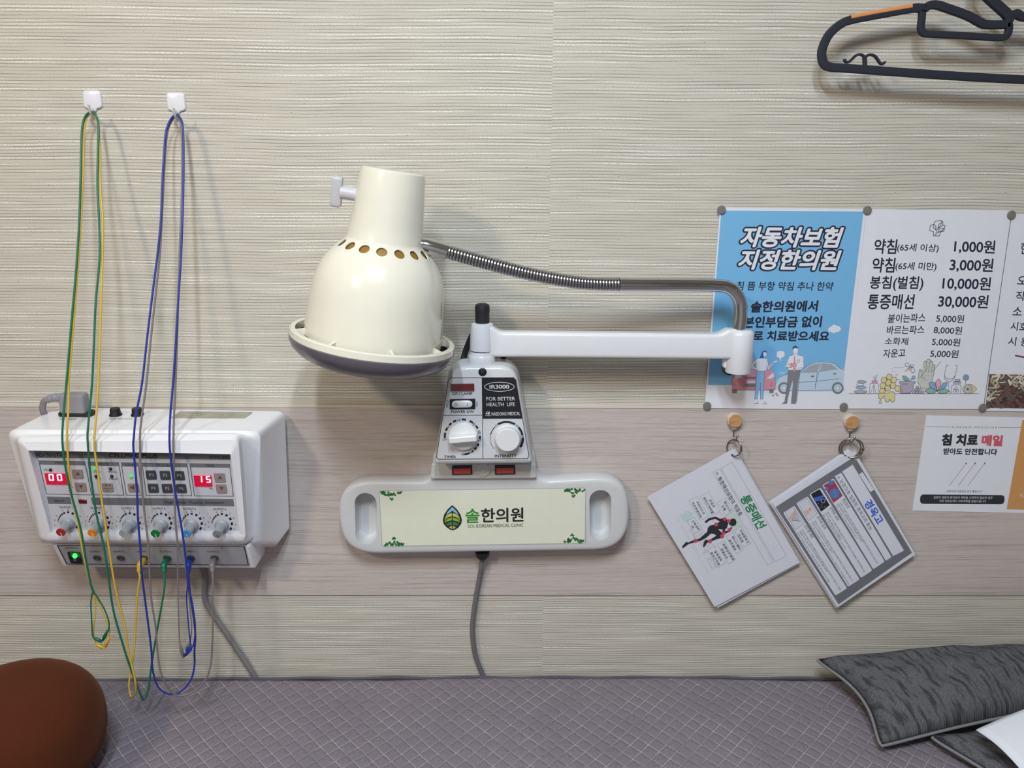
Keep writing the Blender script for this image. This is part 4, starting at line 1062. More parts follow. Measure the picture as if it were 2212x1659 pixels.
A.blob([(880, 380), (930, 386), (975, 420), (985, 455), (920, 460), (885, 430)], LFG, 4); A.line([(880, 380), (930, 386), (975, 420), (985, 455), (920, 460), (885, 430), (880, 380)], 5, I_, 5); A.line([(890, 390), (960, 455)], 4, I_, 6)
A.line([(1000, 450), (1060, 410)], 30, STB, 4); A.circ(1055, 408, 28, STB, 4); A.circ(1055, 408, 28, I_, 5, ring=5)
A.circ(855, 642, 22, PINK, 6); A.circ(855, 642, 22, I_, 7, ring=5)
hand = [(1175, 610), (1160, 540), (1120, 480), (1145, 300), (1158, 278), (1188, 292), (1192, 340), (1222, 160), (1242, 142), (1266, 155), (1272, 125), (1298, 112), (1322, 130), (1326, 148), (1350, 148), (1362, 165), (1360, 205), (1385, 200), (1400, 215), (1352, 480), (1310, 560), (1280, 610)]
A.poly(hand, SKN, 2); A.line(hand, 6, I_, 3)
for a in (((1266, 155), (1246, 300)), ((1322, 150), (1288, 330)), ((1360, 205), (1335, 330)), ((1192, 340), (1180, 390)), ((1150, 420), (1280, 260)), ((1490, 150), (1358, 315))): A.line(list(a), 5, I_, 4)
A.line([(1178, 398), (1225, 410), (1245, 470)], 5, I_, 4, smooth=True); A.line([(1180, 576), (1290, 576)], 5, I_, 3)
for x, y in ((1240, 174), (1292, 174), (1338, 174), (1232, 238), (1280, 238), (1326, 240), (1376, 238), (1165, 310), (1216, 310), (1264, 312), (1318, 312), (1204, 378), (1250, 380), (1298, 378), (1344, 382), (1190, 432), (1206, 466), (1284, 448), (1334, 448)): A.circ(x, y, 5, I_, 4, 8)
for x, y in ((1115, 566), (1090, 604), (1136, 602), (1060, 642), (1108, 642), (1155, 642), (1198, 645)): A.circ(x, y, 24, STN, 4, 16); A.circ(x, y, 24, I_, 5, 16, ring=5)
for pts, m in (([(1425, 620), (1320, 565), (1300, 500), (1310, 485), (1390, 485), (1420, 540)], LOB), ([(1430, 620), (1500, 540), (1520, 495), (1590, 483), (1580, 540), (1520, 600)], LOB),
               ([(1425, 622), (1330, 575), (1232, 620), (1300, 662), (1380, 660)], LFG), ([(1430, 622), (1530, 575), (1630, 620), (1560, 662), (1470, 660)], LFG), ([(1432, 615), (1400, 530), (1410, 470), (1455, 428), (1490, 470), (1480, 560)], LOP)):
    A.poly(pts, m, 5); A.line(pts, 6, I_, 6, close=True)
A.line([(1610, 224), (1580, 222), (1546, 400), (1580, 455), (1620, 468), (1680, 450), (1715, 390), (1748, 232), (1720, 220)], 6, I_, 3, smooth=True)
A.line([(1550, 380), (1590, 420), (1640, 430), (1690, 415), (1720, 370)], 6, I_, 3, smooth=True); A.line([(1618, 470), (1606, 590)], 6, I_, 3); A.line([(1606, 600), (1640, 655)], 6, I_, 3)
A.poly([(1715, 436), (1796, 436), (1790, 472), (1712, 470)], STN, 4); A.line([(1715, 436), (1796, 436), (1790, 472), (1712, 470)], 5, I_, 5, close=True)
A.line([(1688, 480), (1808, 480), (1806, 500), (1690, 500)], 6, I_, 4, close=True); A.line([(1650, 655), (1665, 540), (1700, 522), (1790, 522), (1812, 545), (1806, 655)], 6, I_, 4)
for x, y in ((1734, 578), (1704, 618), (1754, 618)): A.circ(x, y, 22, I_, 4, 14, ring=5)
A.circ(1890, 408, 46, STB, 3); A.circ(1890, 408, 46, I_, 4, ring=6); A.circ(1890, 408, 24, LOB, 4); A.circ(1890, 408, 24, I_, 5, ring=5); A.line([(1886, 456), (1878, 520)], 5, I_, 3)
A.poly([(1900, 522), (1980, 520), (2030, 555), (2062, 590), (2030, 625), (1990, 660), (1900, 662)], HON, 3); A.line([(1900, 518), (1980, 518), (2030, 555), (2062, 590), (2030, 625), (1990, 660)], 5, I_, 4)
A.circ(1917, 592, 78, HON, 4, 28, ry=74); A.circ(1917, 592, 78, I_, 5, 28, ry=74, ring=6); A.circ(1917, 592, 58, PAPER, 5, 24, ry=54); A.circ(1917, 592, 58, I_, 6, 24, ry=54, ring=5)
for k_ in range(5):
    t = k_ * math.pi / 5; A.line([(1917 - 54 * math.cos(t), 592 - 50 * math.sin(t)), (1917 + 54 * math.cos(t), 592 + 50 * math.sin(t))], 6, I_, 7)
tag(A.build('poster'), 'white price list poster with large Korean prices above a row of medicine icons', 'poster', 'paper posters pinned side by side')

z3p = crop(2110, 450, 102 / 376)
A = Art((0, YP, 0), crop=z3p)
wp = 1.0
A.slab([(281, 44), (1392, 62), (1140, 1632), (54, 1612)], PAPER)
for t, a, b, c in (('한', (345, 362), (414, 368), (356, 268)), ('오', (320, 604), (398, 606), (328, 540)), ('작', (306, 735), (380, 737), (316, 660)), ('소', (283, 850), (355, 852), (291, 785)),
                   ('시호', (264, 972), (398, 978), (275, 903)), ('시 용', (246, 1092), (412, 1100), (256, 1023))):
    A.text(t, a, b, c, NAVY, .01)
A.poly([(305, 1166), (520, 1206), (520, 1218), (304, 1178)], PM('plum', 110, 40, 66), 2)
A.poly([(100, 1320), (1180, 1340), (1130, 1604), (68, 1590)], PM('herb_ground', 96, 84, 78), 1)  # flat dark brown print beneath the herb strokes
rnd = random.Random(5)
HB = [PM('herb_pale', 196, 186, 162), PM('herb_cream', 214, 206, 186), PM('herb_tan', 168, 150, 124), PM('herb_white', 222, 216, 200)]
HD = [PM('herb_brown', 120, 82, 72), PM('herb_dark', 88, 58, 52), PM('herb_rust', 136, 96, 84), PM('herb_black', 62, 48, 46)]
for k_ in range(640):
    t = rnd.random(); x = lerp(80, 1120, t); y = rnd.uniform(1316, 1590); w = rnd.uniform(10, 60); a = rnd.uniform(-1.2, 1.2)
    dark = y > 1440 + 40 * math.sin(x * .02) + (60 if x < 190 else -10)
    dx, dy = w * math.cos(a) / 2, w * math.sin(a) / 2
    xs_ = [x - dx, x + dx]; y0, y1 = y - dy, y + dy
    lim = lambda xx, yy: min(max(yy, 1316), 1588)
    y0, y1 = lim(0, y0), lim(0, y1)
    lo = 100 - (max(y0, y1) - 1316) * .12
    if min(xs_) < lo + 2: continue
    A.line([(xs_[0], y0), ((xs_[0] + xs_[1]) / 2 + rnd.uniform(-4, 4), (y0 + y1) / 2 + rnd.uniform(-4, 4)), (xs_[1], y1)], rnd.uniform(5, 13), rnd.choice(HD if dark else HB), 2 + k_ % 6)
tag(A.build('poster'), 'white poster cut by the right picture edge, with dried herbs at its bottom', 'poster', 'paper posters pinned side by side')

zl = crop(1950, 880, 262 / 1739)
A = Art((0, -.0037, 0), crop=zl)
A.slab([(340, 115), (2960, 170), (2790, 1540), (140, 1480)], PAPER)
A.poly([(1716, 180), (2900, 205), (2730, 1500), (1490, 1460)], PM('orange', 206, 150, 92), 1)
A.line([(342, 275), (690, 280)], 5, GPR, 2); A.line([(1368, 287), (1702, 289)], 5, GPR, 2)
A.text('K O R E A N   M E D I C I N E', (710, 294), (1345, 302), (714, 268), GPR, .0)
CHAR = PM('charcoal', 44, 46, 52)
A.text('침 치료', (560, 540), (1060, 545), (578, 388), CHAR, .055); A.text('매일', (1130, 545), (1415, 550), (1148, 400), PM('rose', 206, 92, 112), .055)
A.text('받아도 안전합니다', (582, 672), (1345, 684), (592, 584), CHAR, .035)
for x, c in ((908, (140, 120, 124)), (1036, (160, 96, 106)), (1175, (140, 120, 124))):
    m = PM('needle_%d' % x, *c); A.line([(x, 802), (x - 242, 1122)], 5, m, 2); A.circ(x, 802, 12, m, 3)
A.text('꾸준하게 치료받는것이 좋습니다', (624, 1218), (1130, 1222), (628, 1184), CHAR, 0)
A.poly([(252, 1248), (1464, 1258), (1452, 1390), (246, 1382)], CHAR, 1, r=.006)
A.text('질환의 경중과 환자분의 체력을 고려하여 필요한 경우', (440, 1308), (1286, 1314), (444, 1272), WPR, 0)
A.text('따로 원장님께서 치료계획을 말씀드립니다', (526, 1358), (1190, 1364), (530, 1324), WPR, 0)
A.text('치료', (1666, 1290), (1790, 1296), (1674, 1232), WPR, 0)
tag(A.build('leaflet'), 'small white and orange leaflet with three needles, stuck on the wood board', 'leaflet')

# round magnets holding the posters
MAGM = M('grey_magnet', (120, 118, 114), .5, bump=.3)
mags = [(1558, 453, "top left corner of the light blue poster"), (1873, 454, 'top, between the light blue and price list posters'), (2184, 464, 'top, between the price list and herb posters'),
        (1527, 876, "bottom left corner of the light blue poster"), (1822, 878, 'bottom, between the light blue and price list posters'), (2122, 880, 'bottom, between the price list and herb posters')]
first = None
for px, py, t in mags:
    loc = at(px, py, YP - .0008)
    if first is None:
        mb = MB(); mb.lathe(loc, (0, -1, 0), [(.0058, 0), (.0060, .0004), (.0060, .0018), (.0055, .0024), (.0004, .0026)], MAGM, 28)
        o = first = mb.build('magnet', origin=loc)
    else:
        o = first.copy(); COL.objects.link(o); o.location = loc
    tag(o, 'round grey magnet at ' + t, 'magnet', 'grey magnets pinning the posters')

# ------------------------------------------------------------------ wooden hooks, rings and laminated cards
DISC = make_grain('beech_wood_face', (206, 162, 110), (180, 134, 84), 60, 420)
IVORY = M('ivory_hook_base', (222, 212, 204), .45); STEEL = M('nickel_wire', (150, 146, 138), .22, metal=1, var=.02)
def wood_hook(px, py, label):
    c = at(px, py, -.0135); t = thing('wooden_hook', label, 'hook', Vector((c.x, BY, c.z)), 'round wooden hooks')
    c0 = Vector((c.x - .0004, BY, c.z + .0004))
    mb = MB(); mb.lathe(c0, (0, -1, 0), [(.0108, 0), (.0110, .001), (.0110, .0085), (.0100, .0088)], IVORY, 36)
    mb.box((c.x - .0032, BY - .0070, c.z - .0145), (c.x + .0032, BY - .0022, c.z - .009), IVORY, .001); mb.build('hook_base', t)
    mb = MB(); mb.lathe(c0 + Vector((0, -.0086, 0)), (0, -1, 0), [(.0100, -.001), (.0103, .0004), (.0103, .0018), (.0098, .0024)], DISC, 36); mb.build('wood_face', t)
    w = spline([(c.x - .0002, BY - .0048, c.z - .013), (c.x, BY - .0048, c.z - .022), (c.x, BY - .0056, c.z - .0275), (c.x + .0004, BY - .0090, c.z - .0305), (c.x + .0012, BY - .0130, c.z - .0295), (c.x + .0020, BY - .0155, c.z - .0250), (c.x + .0024, BY - .0165, c.z - .0215)], 5)
    mb = MB(); mb.tube(w, .0010, STEEL, 10); mb.lathe(w[-1] + Vector((0, -.0002, -.0008)), (0, 0, 1), [(.0005, 0), (.0018, .0006), (.0020, .0018), (.0014, .0028), (.0002, .0032)], STEEL, 14)
    mb.build('hook_wire', t); return t, Vector((c.x + .0010, BY - .0105, c.z - .0300))
_, hA = wood_hook(1589.5, 910, 'round wooden wall hook holding the white running-figure cards')
_, hB = wood_hook(1842.5, 913.5, 'round wooden wall hook holding the grey-framed cards')
z8 = crop(1380, 870, 360 / 1298); z9 = crop(1640, 870, 360 / 1298)
# ring in a plane tilted about the vertical
def torus(mb, c, R, r, n, u, v, m, nn=8, a0=0, a1=2 * math.pi):
    N = 40
    mb.tube([c + u * (R * math.cos(lerp(a0, a1, i / N))) + v * (R * math.sin(lerp(a0, a1, i / N))) for i in range(N + 1)], r, m, nn, caps=True)
YA, YBc = -.0145, -.0160
u = Vector((.62, -.78, 0)).normalized(); v = Vector((.1, 0, 1)).normalized()
ca = at(*z8(742, 352), -.0150)
mb = MB(); torus(mb, ca, .0128, .0011, 0, u, v, STEEL)
mb.tube([ca + u * .0118 + v * .006, ca + u * .0128 + v * -.002], .0018, STEEL, 10)
tag(mb.build('binder_ring', smooth=60), 'small steel ring through the white running-figure cards, seen almost edge-on', 'ring', 'steel binder rings')
cb = at(*z9(726, 355), -.0165); u = Vector((.93, -.36, 0)).normalized()
mb = MB(); torus(mb, cb, .0150, .0012, 0, u, v, STEEL); torus(mb, cb + Vector((-.0028, .0022, -.0002)), .0150, .0011, 0, u, v, STEEL)
for t in (.1, -.35): mb.tube([cb + u * .0150 * math.cos(t) + v * .0150 * math.sin(t), cb + u * .0150 * math.cos(t - .2) + v * .0150 * math.sin(t - .2)], .0021, STEEL, 10)
tag(mb.build('binder_ring', smooth=60), 'double steel ring with a clasp through the grey-framed cards', 'ring', 'steel binder rings')

LAMI = M('laminated_card_white', (216, 218, 228), .25, coat=.4)
# left pack: blank card behind, printed card in front
def quad(zc, pts, Y): return [at(*zc(*p), Y) for p in pts]
def card(name, zc, pts, Y, thick=.0006):
    a = Art((0, Y, 0), crop=zc); a.slab(pts, LAMI, thick, .001); return a
a = card('laminated_card', z8, [(754, 362), (86, 738), (612, 1598), (1258, 1250)], YA + .0028)
tag(a.build('laminated_card'), 'laminated card behind the white running-figure card, only its rim showing', 'card', 'laminated cards on the left ring')
A = card('laminated_card', z8, [(738, 358), (66, 734), (590, 1590), (1254, 1244)], YA)
A.circ(728, 408, 9, INK, 1, 14)
GLINE = PM('hairline', 150, 158, 160); KGRN = PM('card_green', 30, 132, 82)
A.line([(640, 510), (728, 462), (1150, 1190), (1062, 1238)], 2.5, GLINE, 1, close=True)
A.line([(576, 541), (632, 515), (1048, 1240), (1003, 1265)], 2.5, GLINE, 1, close=True)
A.crop = z10 = crop(1460, 1000, 220 / 1460)
A.text('통증매선', (912, 508), (1168, 955), (1048, 445), KGRN, .03)
for dx, dy in ((0, -16), (14, 0), (0, 16), (-14, 0)): A.poly([(590 + dx - 8, 152 + dy), (590 + dx, 144 + dy), (590 + dx + 8, 152 + dy), (590 + dx, 160 + dy)], INK, 2)
A.text('통증매선요법의 적응증', (592, 222), (908, 768), (644, 186), INK, .01)
FAINT = PM('watermark_green', 184, 212, 208); FAING = PM('watermark_grey', 200, 201, 211); TINT = PM('tint_green', 196, 212, 204)
A.text('솔', (62, 740), (142, 872), (210, 650), FAINT, .03, 1); A.text('한의원', (170, 920), (520, 1530), (318, 830), FAING, .03, 1)
A.text('SOL', (-2, 790), (40, 864), (36, 768), FAINT, 0, 1); A.text('KOREAN MEDICAL CLINIC', (62, 902), (450, 1585), (100, 880), FAING, 0, 1)
A.poly([(720, 780), (850, 705), (975, 915), (835, 985)], TINT, 1)
boxes = [([(595, 560), (710, 500), (825, 690), (712, 750)], '목디스크', (680, 562), (765, 705), (710, 536), '두통', (648, 618), (692, 688), (678, 600)),
    ([(355, 475), (470, 413), (630, 690), (515, 752)], '오십견', (470, 530), (532, 638), (502, 512), '회전근개파열', (386, 502), (515, 728), (416, 482)),
    ([(185, 545), (305, 482), (470, 760), (350, 822)], '허리디스크', (285, 562), (388, 742), (316, 542), '척추관협착증', (222, 572), (346, 792), (252, 552)),
    ([(160, 830), (265, 775), (380, 950), (270, 1010)], '근육경련', (225, 832), (316, 968), (254, 812), '쥐', (213, 905), (234, 938), (243, 890)),
    ([(840, 965), (940, 910), (1078, 1150), (970, 1205)], '터널증후군', (910, 967), (1022, 1158), (942, 948), '건초염', (880, 1032), (942, 1138), (912, 1014)),
    ([(720, 1050), (820, 1000), (965, 1245), (862, 1300)], '테니스엘보', (795, 1062), (906, 1252), (827, 1043), '골프엘보', (750, 1106), (842, 1258), (780, 1088)),
    ([(595, 1165), (690, 1115), (855, 1385), (755, 1445)], '퇴행성관절염', (660, 1167), (808, 1396), (692, 1148), '연골손상', (635, 1236), (722, 1378), (665, 1217)),
    ([(455, 1245), (550, 1190), (705, 1435), (600, 1495)], '발목염좌', (545, 1272), (638, 1412), (573, 1254), '족저근막염', (486, 1287), (604, 1468), (516, 1268))]
for b, *ts in boxes:
    A.poly(b, LAMI, 2); A.line(b, 4, GLINE, 3, close=True)
    for i in (0, 4): A.text(ts[i], ts[i + 1], ts[i + 2], ts[i + 3], INK, .014, 4)
for a_, b__ in (((628, 690), (670, 780)), ((470, 760), (560, 860)), ((800, 690), (700, 780)), ((830, 985), (775, 960)), ((720, 1050), (690, 1010)), ((685, 1100), (665, 1060)), ((575, 1210), (500, 1140)), ((262, 1010), (270, 1090))): A.line([a_, b__], 3, GLINE, 3)
RUN = PM('runner_black', 40, 42, 50)
A.blob([(790, 805), (830, 795), (858, 815), (866, 855), (850, 890), (800, 902), (768, 880), (752, 850), (770, 820)], RUN, 5)
A.poly([(640, 800), (700, 780), (760, 830), (745, 880), (730, 930), (705, 950), (690, 1000), (662, 980), (672, 950), (600, 945), (560, 1020), (500, 1010), (440, 1065), (360, 1110), (180, 1160), (100, 1220), (88, 1210), (95, 1185), (150, 1128), (176, 1140), (250, 1105), (340, 1080), (420, 1010), (448, 985), (455, 930), (490, 895), (560, 880), (630, 838), (570, 800), (500, 812), (455, 840), (440, 858), (412, 850), (420, 830), (470, 790), (570, 768)], RUN, 5)
A.poly([(600, 945), (660, 1000), (672, 1070), (600, 1085), (520, 1115), (450, 1140), (400, 1210), (388, 1190), (400, 1130), (425, 1098), (470, 1110), (580, 1040), (540, 1010)], RUN, 5)
A.poly([(690, 970), (740, 975), (790, 915), (808, 925), (770, 985), (700, 1010)], RUN, 5)
for x, y, r in ((700, 803, 26), (757, 832, 26), (577, 882, 28), (762, 958, 26), (680, 1005, 24), (662, 1048, 28), (487, 1118, 28), (280, 1112, 28)): A.circ(x, y, r, PM('pain_spot', 206, 68, 96), 6)
tag(A.build('laminated_card'), 'white laminated card with a black running figure, front of the left hanging pack', 'card', 'laminated cards on the left ring')

# right pack
for i, (dx, dy) in enumerate(((-46, -10), (-34, -8), (-22, -5), (-11, -2))):
    pts = [(690 + i * 14, 358 + i * 4), (80 + dx + 46, 775 + dy), (600 + dx + 30, 1592 + dy), (1196 + dx + 20, 1180 + dy + 20)]
    pts = [(716 + dx * .55, 372 + dy), (112 + dx * .8, 782 + dy), (606 + dx * .35, 1596 + dy * .4), (1216 + dx * .4, 1184 + dy * .3)]
    a = card('laminated_card', z9, pts, YBc + .0048 - i * .0010)
    tag(a.build('laminated_card'), 'plain laminated card fanned out behind the grey-framed front card', 'card', 'laminated cards on the right ring')
A = card('laminated_card', z9, [(744, 374), (114, 800), (608, 1596), (1217, 1181)], YBc)
A.circ(728, 424, 10, INK, 1, 14)
GFR = PM('frame_grey', 112, 113, 120)
A.poly([(128, 812), (722, 432), (760, 448), (1190, 1168), (618, 1570)], GFR, 1)
A.crop = z11 = crop(1680, 1000, 260 / 1487)
W_ = PM('card_white', 214, 217, 228)
A.poly([(795, 105), (925, 20), (1560, 1082), (1425, 1150)], W_, 2)
A.poly([(1003, 140), (1046, 112), (1190, 330), (1142, 360)], W_, 2); A.line([(1003, 140), (1142, 360)], 3, GLINE, 3)
A.poly([(704, 165), (785, 120), (1405, 1162), (1335, 1208)], W_, 2, r=.001)
for q_ in ([(548, 275), (690, 190), (1322, 1217), (1180, 1314)], [(388, 387), (530, 303), (1168, 1327), (1028, 1420)], [(225, 495), (370, 412), (1012, 1437), (868, 1530)], [(65, 612), (205, 525), (857, 1547), (713, 1640)]): A.poly(q_, W_, 2, r=.003)
A.poly([(565, 275), (688, 210), (802, 405), (688, 492)], PM('cell_red', 160, 62, 84), 3, r=.001)
CELL = PM('cell_blue', 84, 124, 186)
A.circ(702, 378, 62, CELL, 4, 26); A.circ(655, 243, 30, CELL, 4); A.circ(602, 318, 22, CELL, 4)
rnd = random.Random(3)
for k_ in range(60):
    t, r = rnd.uniform(0, 6.28), rnd.uniform(8, 58); x, y = 702 + r * math.cos(t), 378 + r * math.sin(t)
    A.line([(x, y), (x + 9, y + rnd.uniform(-6, 6))], 3, PM('cell_dark', 48, 84, 140) if k_ % 2 else PM('cell_light', 130, 166, 214), 5)
A.poly([(408, 385), (516, 322), (642, 520), (534, 602)], PM('photo_black', 30, 34, 42), 3, r=.001)
A.blob([(450, 430), (520, 410), (560, 395), (570, 420), (540, 440), (548, 460), (480, 470), (450, 465)], PM('molecule_blue', 60, 104, 196), 4); A.circ(560, 468, 24, PM('molecule_pale', 128, 148, 178), 4, ring=10)
for x, y in ((500, 500), (540, 515), (545, 545), (520, 548), (575, 540)): A.circ(x, y, 7, PM('spore', 130, 140, 120), 4, 8)
for pts in ([(245, 490), (355, 430), (487, 625), (378, 712)], [(85, 600), (190, 540), (327, 745), (215, 827)]): A.poly(pts, PM('picture_pale', 206, 208, 218), 3, r=.001); A.line(pts, 3, GFR, 4, close=True)
FLESH = PM('flesh', 214, 176, 160)
A.blob([(310, 600), (350, 590), (385, 560), (412, 548), (420, 585), (395, 600), (372, 640), (340, 625)], FLESH, 4); A.line([(385, 565), (410, 575)], 6, PM('flesh_dark', 190, 130, 112), 5)
A.blob([(130, 690), (165, 640), (205, 575), (228, 570), (222, 620), (190, 670), (150, 705)], FLESH, 4)
for k_ in range(7): A.line([(165 + k_ * 8, 720 - k_ * 2), (200 + k_ * 12, 650 + k_ * 12), (235 + k_ * 7, 610 + k_ * 18)], 3, OUT, 5)
A.text('경옥고', (1060, 502), (1226, 768), (1150, 440), PM('card_blue', 52, 96, 196), .03, 3)
for dx, dy in ((0, -12), (10, 0), (0, 12), (-10, 0)): A.poly([(752 + dx - 6, 180 + dy), (752 + dx, 174 + dy), (752 + dx + 6, 180 + dy), (752 + dx, 186 + dy)], INK, 3)
A.text('논문으로 입증된 경옥고의 효능', (760, 228), (1136, 838), (798, 194), INK, 0, 3)
rows = [('항암효과', (790, 455), (855, 567), (830, 430), ['"경옥고 가미방이 항암 효과가 높은 것으로 나타났으며, 생명연장, 면역세포 증식에 도움이 된다', '항암 치료하는 환자분께 효과가 있음을 알 수 있었다."', '(경옥고 및 경옥고 가미방의 항암효과에 관한 연구)']),
        ('면역력 강화', (632, 560), (730, 720), (670, 535), ['"경옥고는 나이가 들어 면역력을 활용하여 높이며, 항산화, 신경전달물질, 저항력 회복에 도움', '임파 기능을 복원하는 데 사용된다."', '(경옥고의 면역 조절 및 효능에 관한 연구, 임상 보고)']),
        ('항치매 효과', (475, 670), (570, 825), (512, 645), ['"경옥고의 투여가 인지기능 노화에 나타나는 기억력 장애를 억제하고, 학습 능력을 보호하는 것', '뇌세포 손상 관리에 도움을 주는 것을 알 수 있었다."', '(SCOPOLAMINE 기억력 장애에 미치는 경옥고의 가미방의 효과)']),
        ('성인병 예방', (318, 780), (415, 935), (355, 760), ['"성인병의 예방 및 치료에 광범위하게 쓰이는 경옥고의 효능을 바탕으로 하였으며, 고혈압', '고혈압 및 당뇨에 효능이 있는지 대해 조사한 결과 있다."', '(경옥고가 혈액순환 및 당뇨, 고혈압, 성인병 예방 효과에 미치는 영향)'])]
st_ = [((757, 492), (1222, 1250), (730, 508), (1040, 988), (700, 528), (962, 936)), ((600, 602), (1062, 1352), (573, 620), (780, 960), (543, 640), (826, 1070)),
       ((441, 715), (915, 1470), (414, 732), (668, 1120), (384, 752), (866, 1510)), ((286, 826), (764, 1575), (258, 842), (600, 1350), (228, 862), (626, 1478))]
for (t, a_, b__, c_, ls), s_ in zip(rows, st_):
    A.text(t, a_, b__, c_, INK, 0, 3)
    for i in range(3):
        p0, p1 = s_[2 * i], s_[2 * i + 1]; A.text(ls[i], p0, p1, (p0[0] + 20, p0[1] - 12.5), INK, .0, 3)
tag(A.build('laminated_card'), 'grey-framed laminated card with four small pictures, front of the right hanging pack', 'card', 'laminated cards on the right ring')

# ------------------------------------------------------------------ coat hanger
zh = crop(1740, 0, 472 / 2212)
NAVYP = M('navy_velvet_plastic', (34, 37, 50), .75); ORNG = M('orange_rubber', (222, 150, 92), .6)
YH = -.040
han = thing('coat_hanger', 'dark navy plastic coat hanger with an orange grip strip, cut by the frame top', 'hanger', at(*zh(2200, 430), YH))
def strap(mb, pts, w, m, th=.007, k=6, Y=YH):
    path = spline([at(*zh(*p), Y) for p in pts], k)
    path = [p for i, p in enumerate(path) if i == 0 or (p - path[i - 1]).length > 1e-4]
    hw = (at(*zh(pts[0][0] + w, pts[0][1]), Y) - at(*zh(*pts[0]), Y)).length / 2
    q = rpoly([(-th / 2, -hw), (th / 2, -hw), (th / 2, hw), (-th / 2, hw)], .0015, 3)
    mb.tube(path, 1.0, m, prof=[tuple(p) for p in q], up=(0, 1, 0))
mb = MB()
strap(mb, [(1210, 88), (1130, 82), (1040, 92), (760, 142), (460, 202), (340, 256), (235, 355), (175, 480), (164, 570), (190, 650), (260, 682), (420, 692), (1000, 735), (1600, 775), (2180, 806), (2700, 830), (3400, 862), (3900, 880)], 84, NAVYP)
strap(mb, [(1180, 105), (1175, 200), (1168, 290), (1195, 335), (1260, 346), (1600, 362), (1960, 382), (2035, 360), (2058, 290), (2052, 215), (2065, 170)], 66, NAVYP)
strap(mb, [(1195, 95), (1255, 55), (1330, 52), (1420, 80), (1640, 160), (1780, 235), (1850, 250), (1980, 250), (2060, 240)], 82, NAVYP)
strap(mb, [(2060, 195), (2100, 150), (2140, 140), (2210, 172), (2600, 215), (3000, 235), (3400, 330), (3900, 500), (4050, 640), (4040, 800), (3900, 880)], 82, NAVYP)
mb.build('hanger_frame', han, smooth=50)
mb = MB(); strap(mb, [(452, 174), (700, 126), (1070, 62)], 40, ORNG, th=.0082, Y=YH); mb.build('grip_strip', han, smooth=50)
mb = MB()
strap(mb, [(600, 668), (600, 620), (596, 582)], 40, NAVYP, .005)
strap(mb, [(600, 585), (580, 562), (545, 552), (505, 565), (470, 600), (440, 625), (412, 628), (396, 612), (398, 598)], 26, NAVYP, .005)
strap(mb, [(602, 585), (625, 562), (660, 555), (700, 568), (730, 605), (755, 640), (778, 648), (798, 632), (800, 622)], 26, NAVYP, .005)
mb.build('strap_hook', han, smooth=50)
mb = MB(); strap(mb, [(2075, 215), (2040, 150), (1990, 100), (1900, 20), (1790, -90), (1740, -200), (1770, -330), (1880, -400), (2010, -380), (2060, -290)], 92, NAVYP, .008); mb.build('hook', han, smooth=50)
pg = at(*zh(1870, -330), -.003)
t = thing('wall_peg', 'grey wall peg above the frame that carries the navy coat hanger', 'hook', Vector((pg.x, 0, pg.z)))
mb = MB(); mb.lathe(Vector((pg.x, 0, pg.z)), (0, -1, 0), [(.014, 0), (.014, .004), (.0075, .006), (.0070, .050), (.010, .056), (.009, .062), (.001, .063)], M('grey_peg', (120, 120, 122), .4), 24); mb.build('peg', t)

# ------------------------------------------------------------------ adhesive hooks
HKW = M('white_hook_plastic', (232, 231, 238), .2, coat=.5); HKG = M('grey_hook_plastic', (200, 198, 200), .35)
zk = crop(80, 170, 440 / 1872)
def adhesive(pts, arm, label):
    c = at(*zk(*pts[0]), -.003); t = thing('adhesive_hook', label, 'hook', Vector((at(*zk(*arm[1])).x, 0, at(*zk(*arm[1])).z)), 'white adhesive hooks')
    q = [(lambda p: (p.x, p.z))(at(*zk(*p), -.0035)) for p in pts]
    q = [tuple(p) for p in rpoly(q, [.0045, .0045, .004, .002, .001, .001, .002, .004], 4)]
    mb = MB(); mb.loft([[Vector((p[0], y, p[1])) for p in (inset(q, d) if d else q)] for d, y in ((0, 0), (0, -.0025), (.0006, -.0034), (.0018, -.0038))], HKW); mb.build('hook_plate', t, smooth=50)
    A0, A1, A2 = arm
    path = spline([at(*zk(*A2), -.003), at(*zk(*A2), -.016), at(*zk(*A1), -.026), at(*zk(*A0), -.030)], 6)
    base_ = at(*zk((pts[4][0] + pts[5][0]) / 2, pts[4][1] + 4), -.003)
    path = spline([base_ + Vector((0, 0, .004)), base_ + Vector((0, -.006, -.006)), at(*zk(*A2), -.020), at(*zk(*A1), -.030), at(*zk(*A0), -.0335)], 6)
    mb = MB(); mb.tube(path, [lerp(.0030, .0016, i / (len(path) - 1)) for i in range(len(path))], HKG, 12); mb.build('hook_arm', t, smooth=60)
    return path
pA = adhesive([(413, 108), (578, 108), (596, 265), (545, 275), (538, 300), (478, 302), (462, 272), (428, 262)], [(474, 240), (490, 310), (522, 356)], 'white square adhesive hook carrying the yellow and green leads')
pB = adhesive([(1184, 128), (1350, 130), (1364, 288), (1312, 300), (1302, 320), (1250, 320), (1238, 295), (1198, 285)], [(1256, 268), (1268, 335), (1292, 382)], 'white square adhesive hook carrying the blue and grey leads')

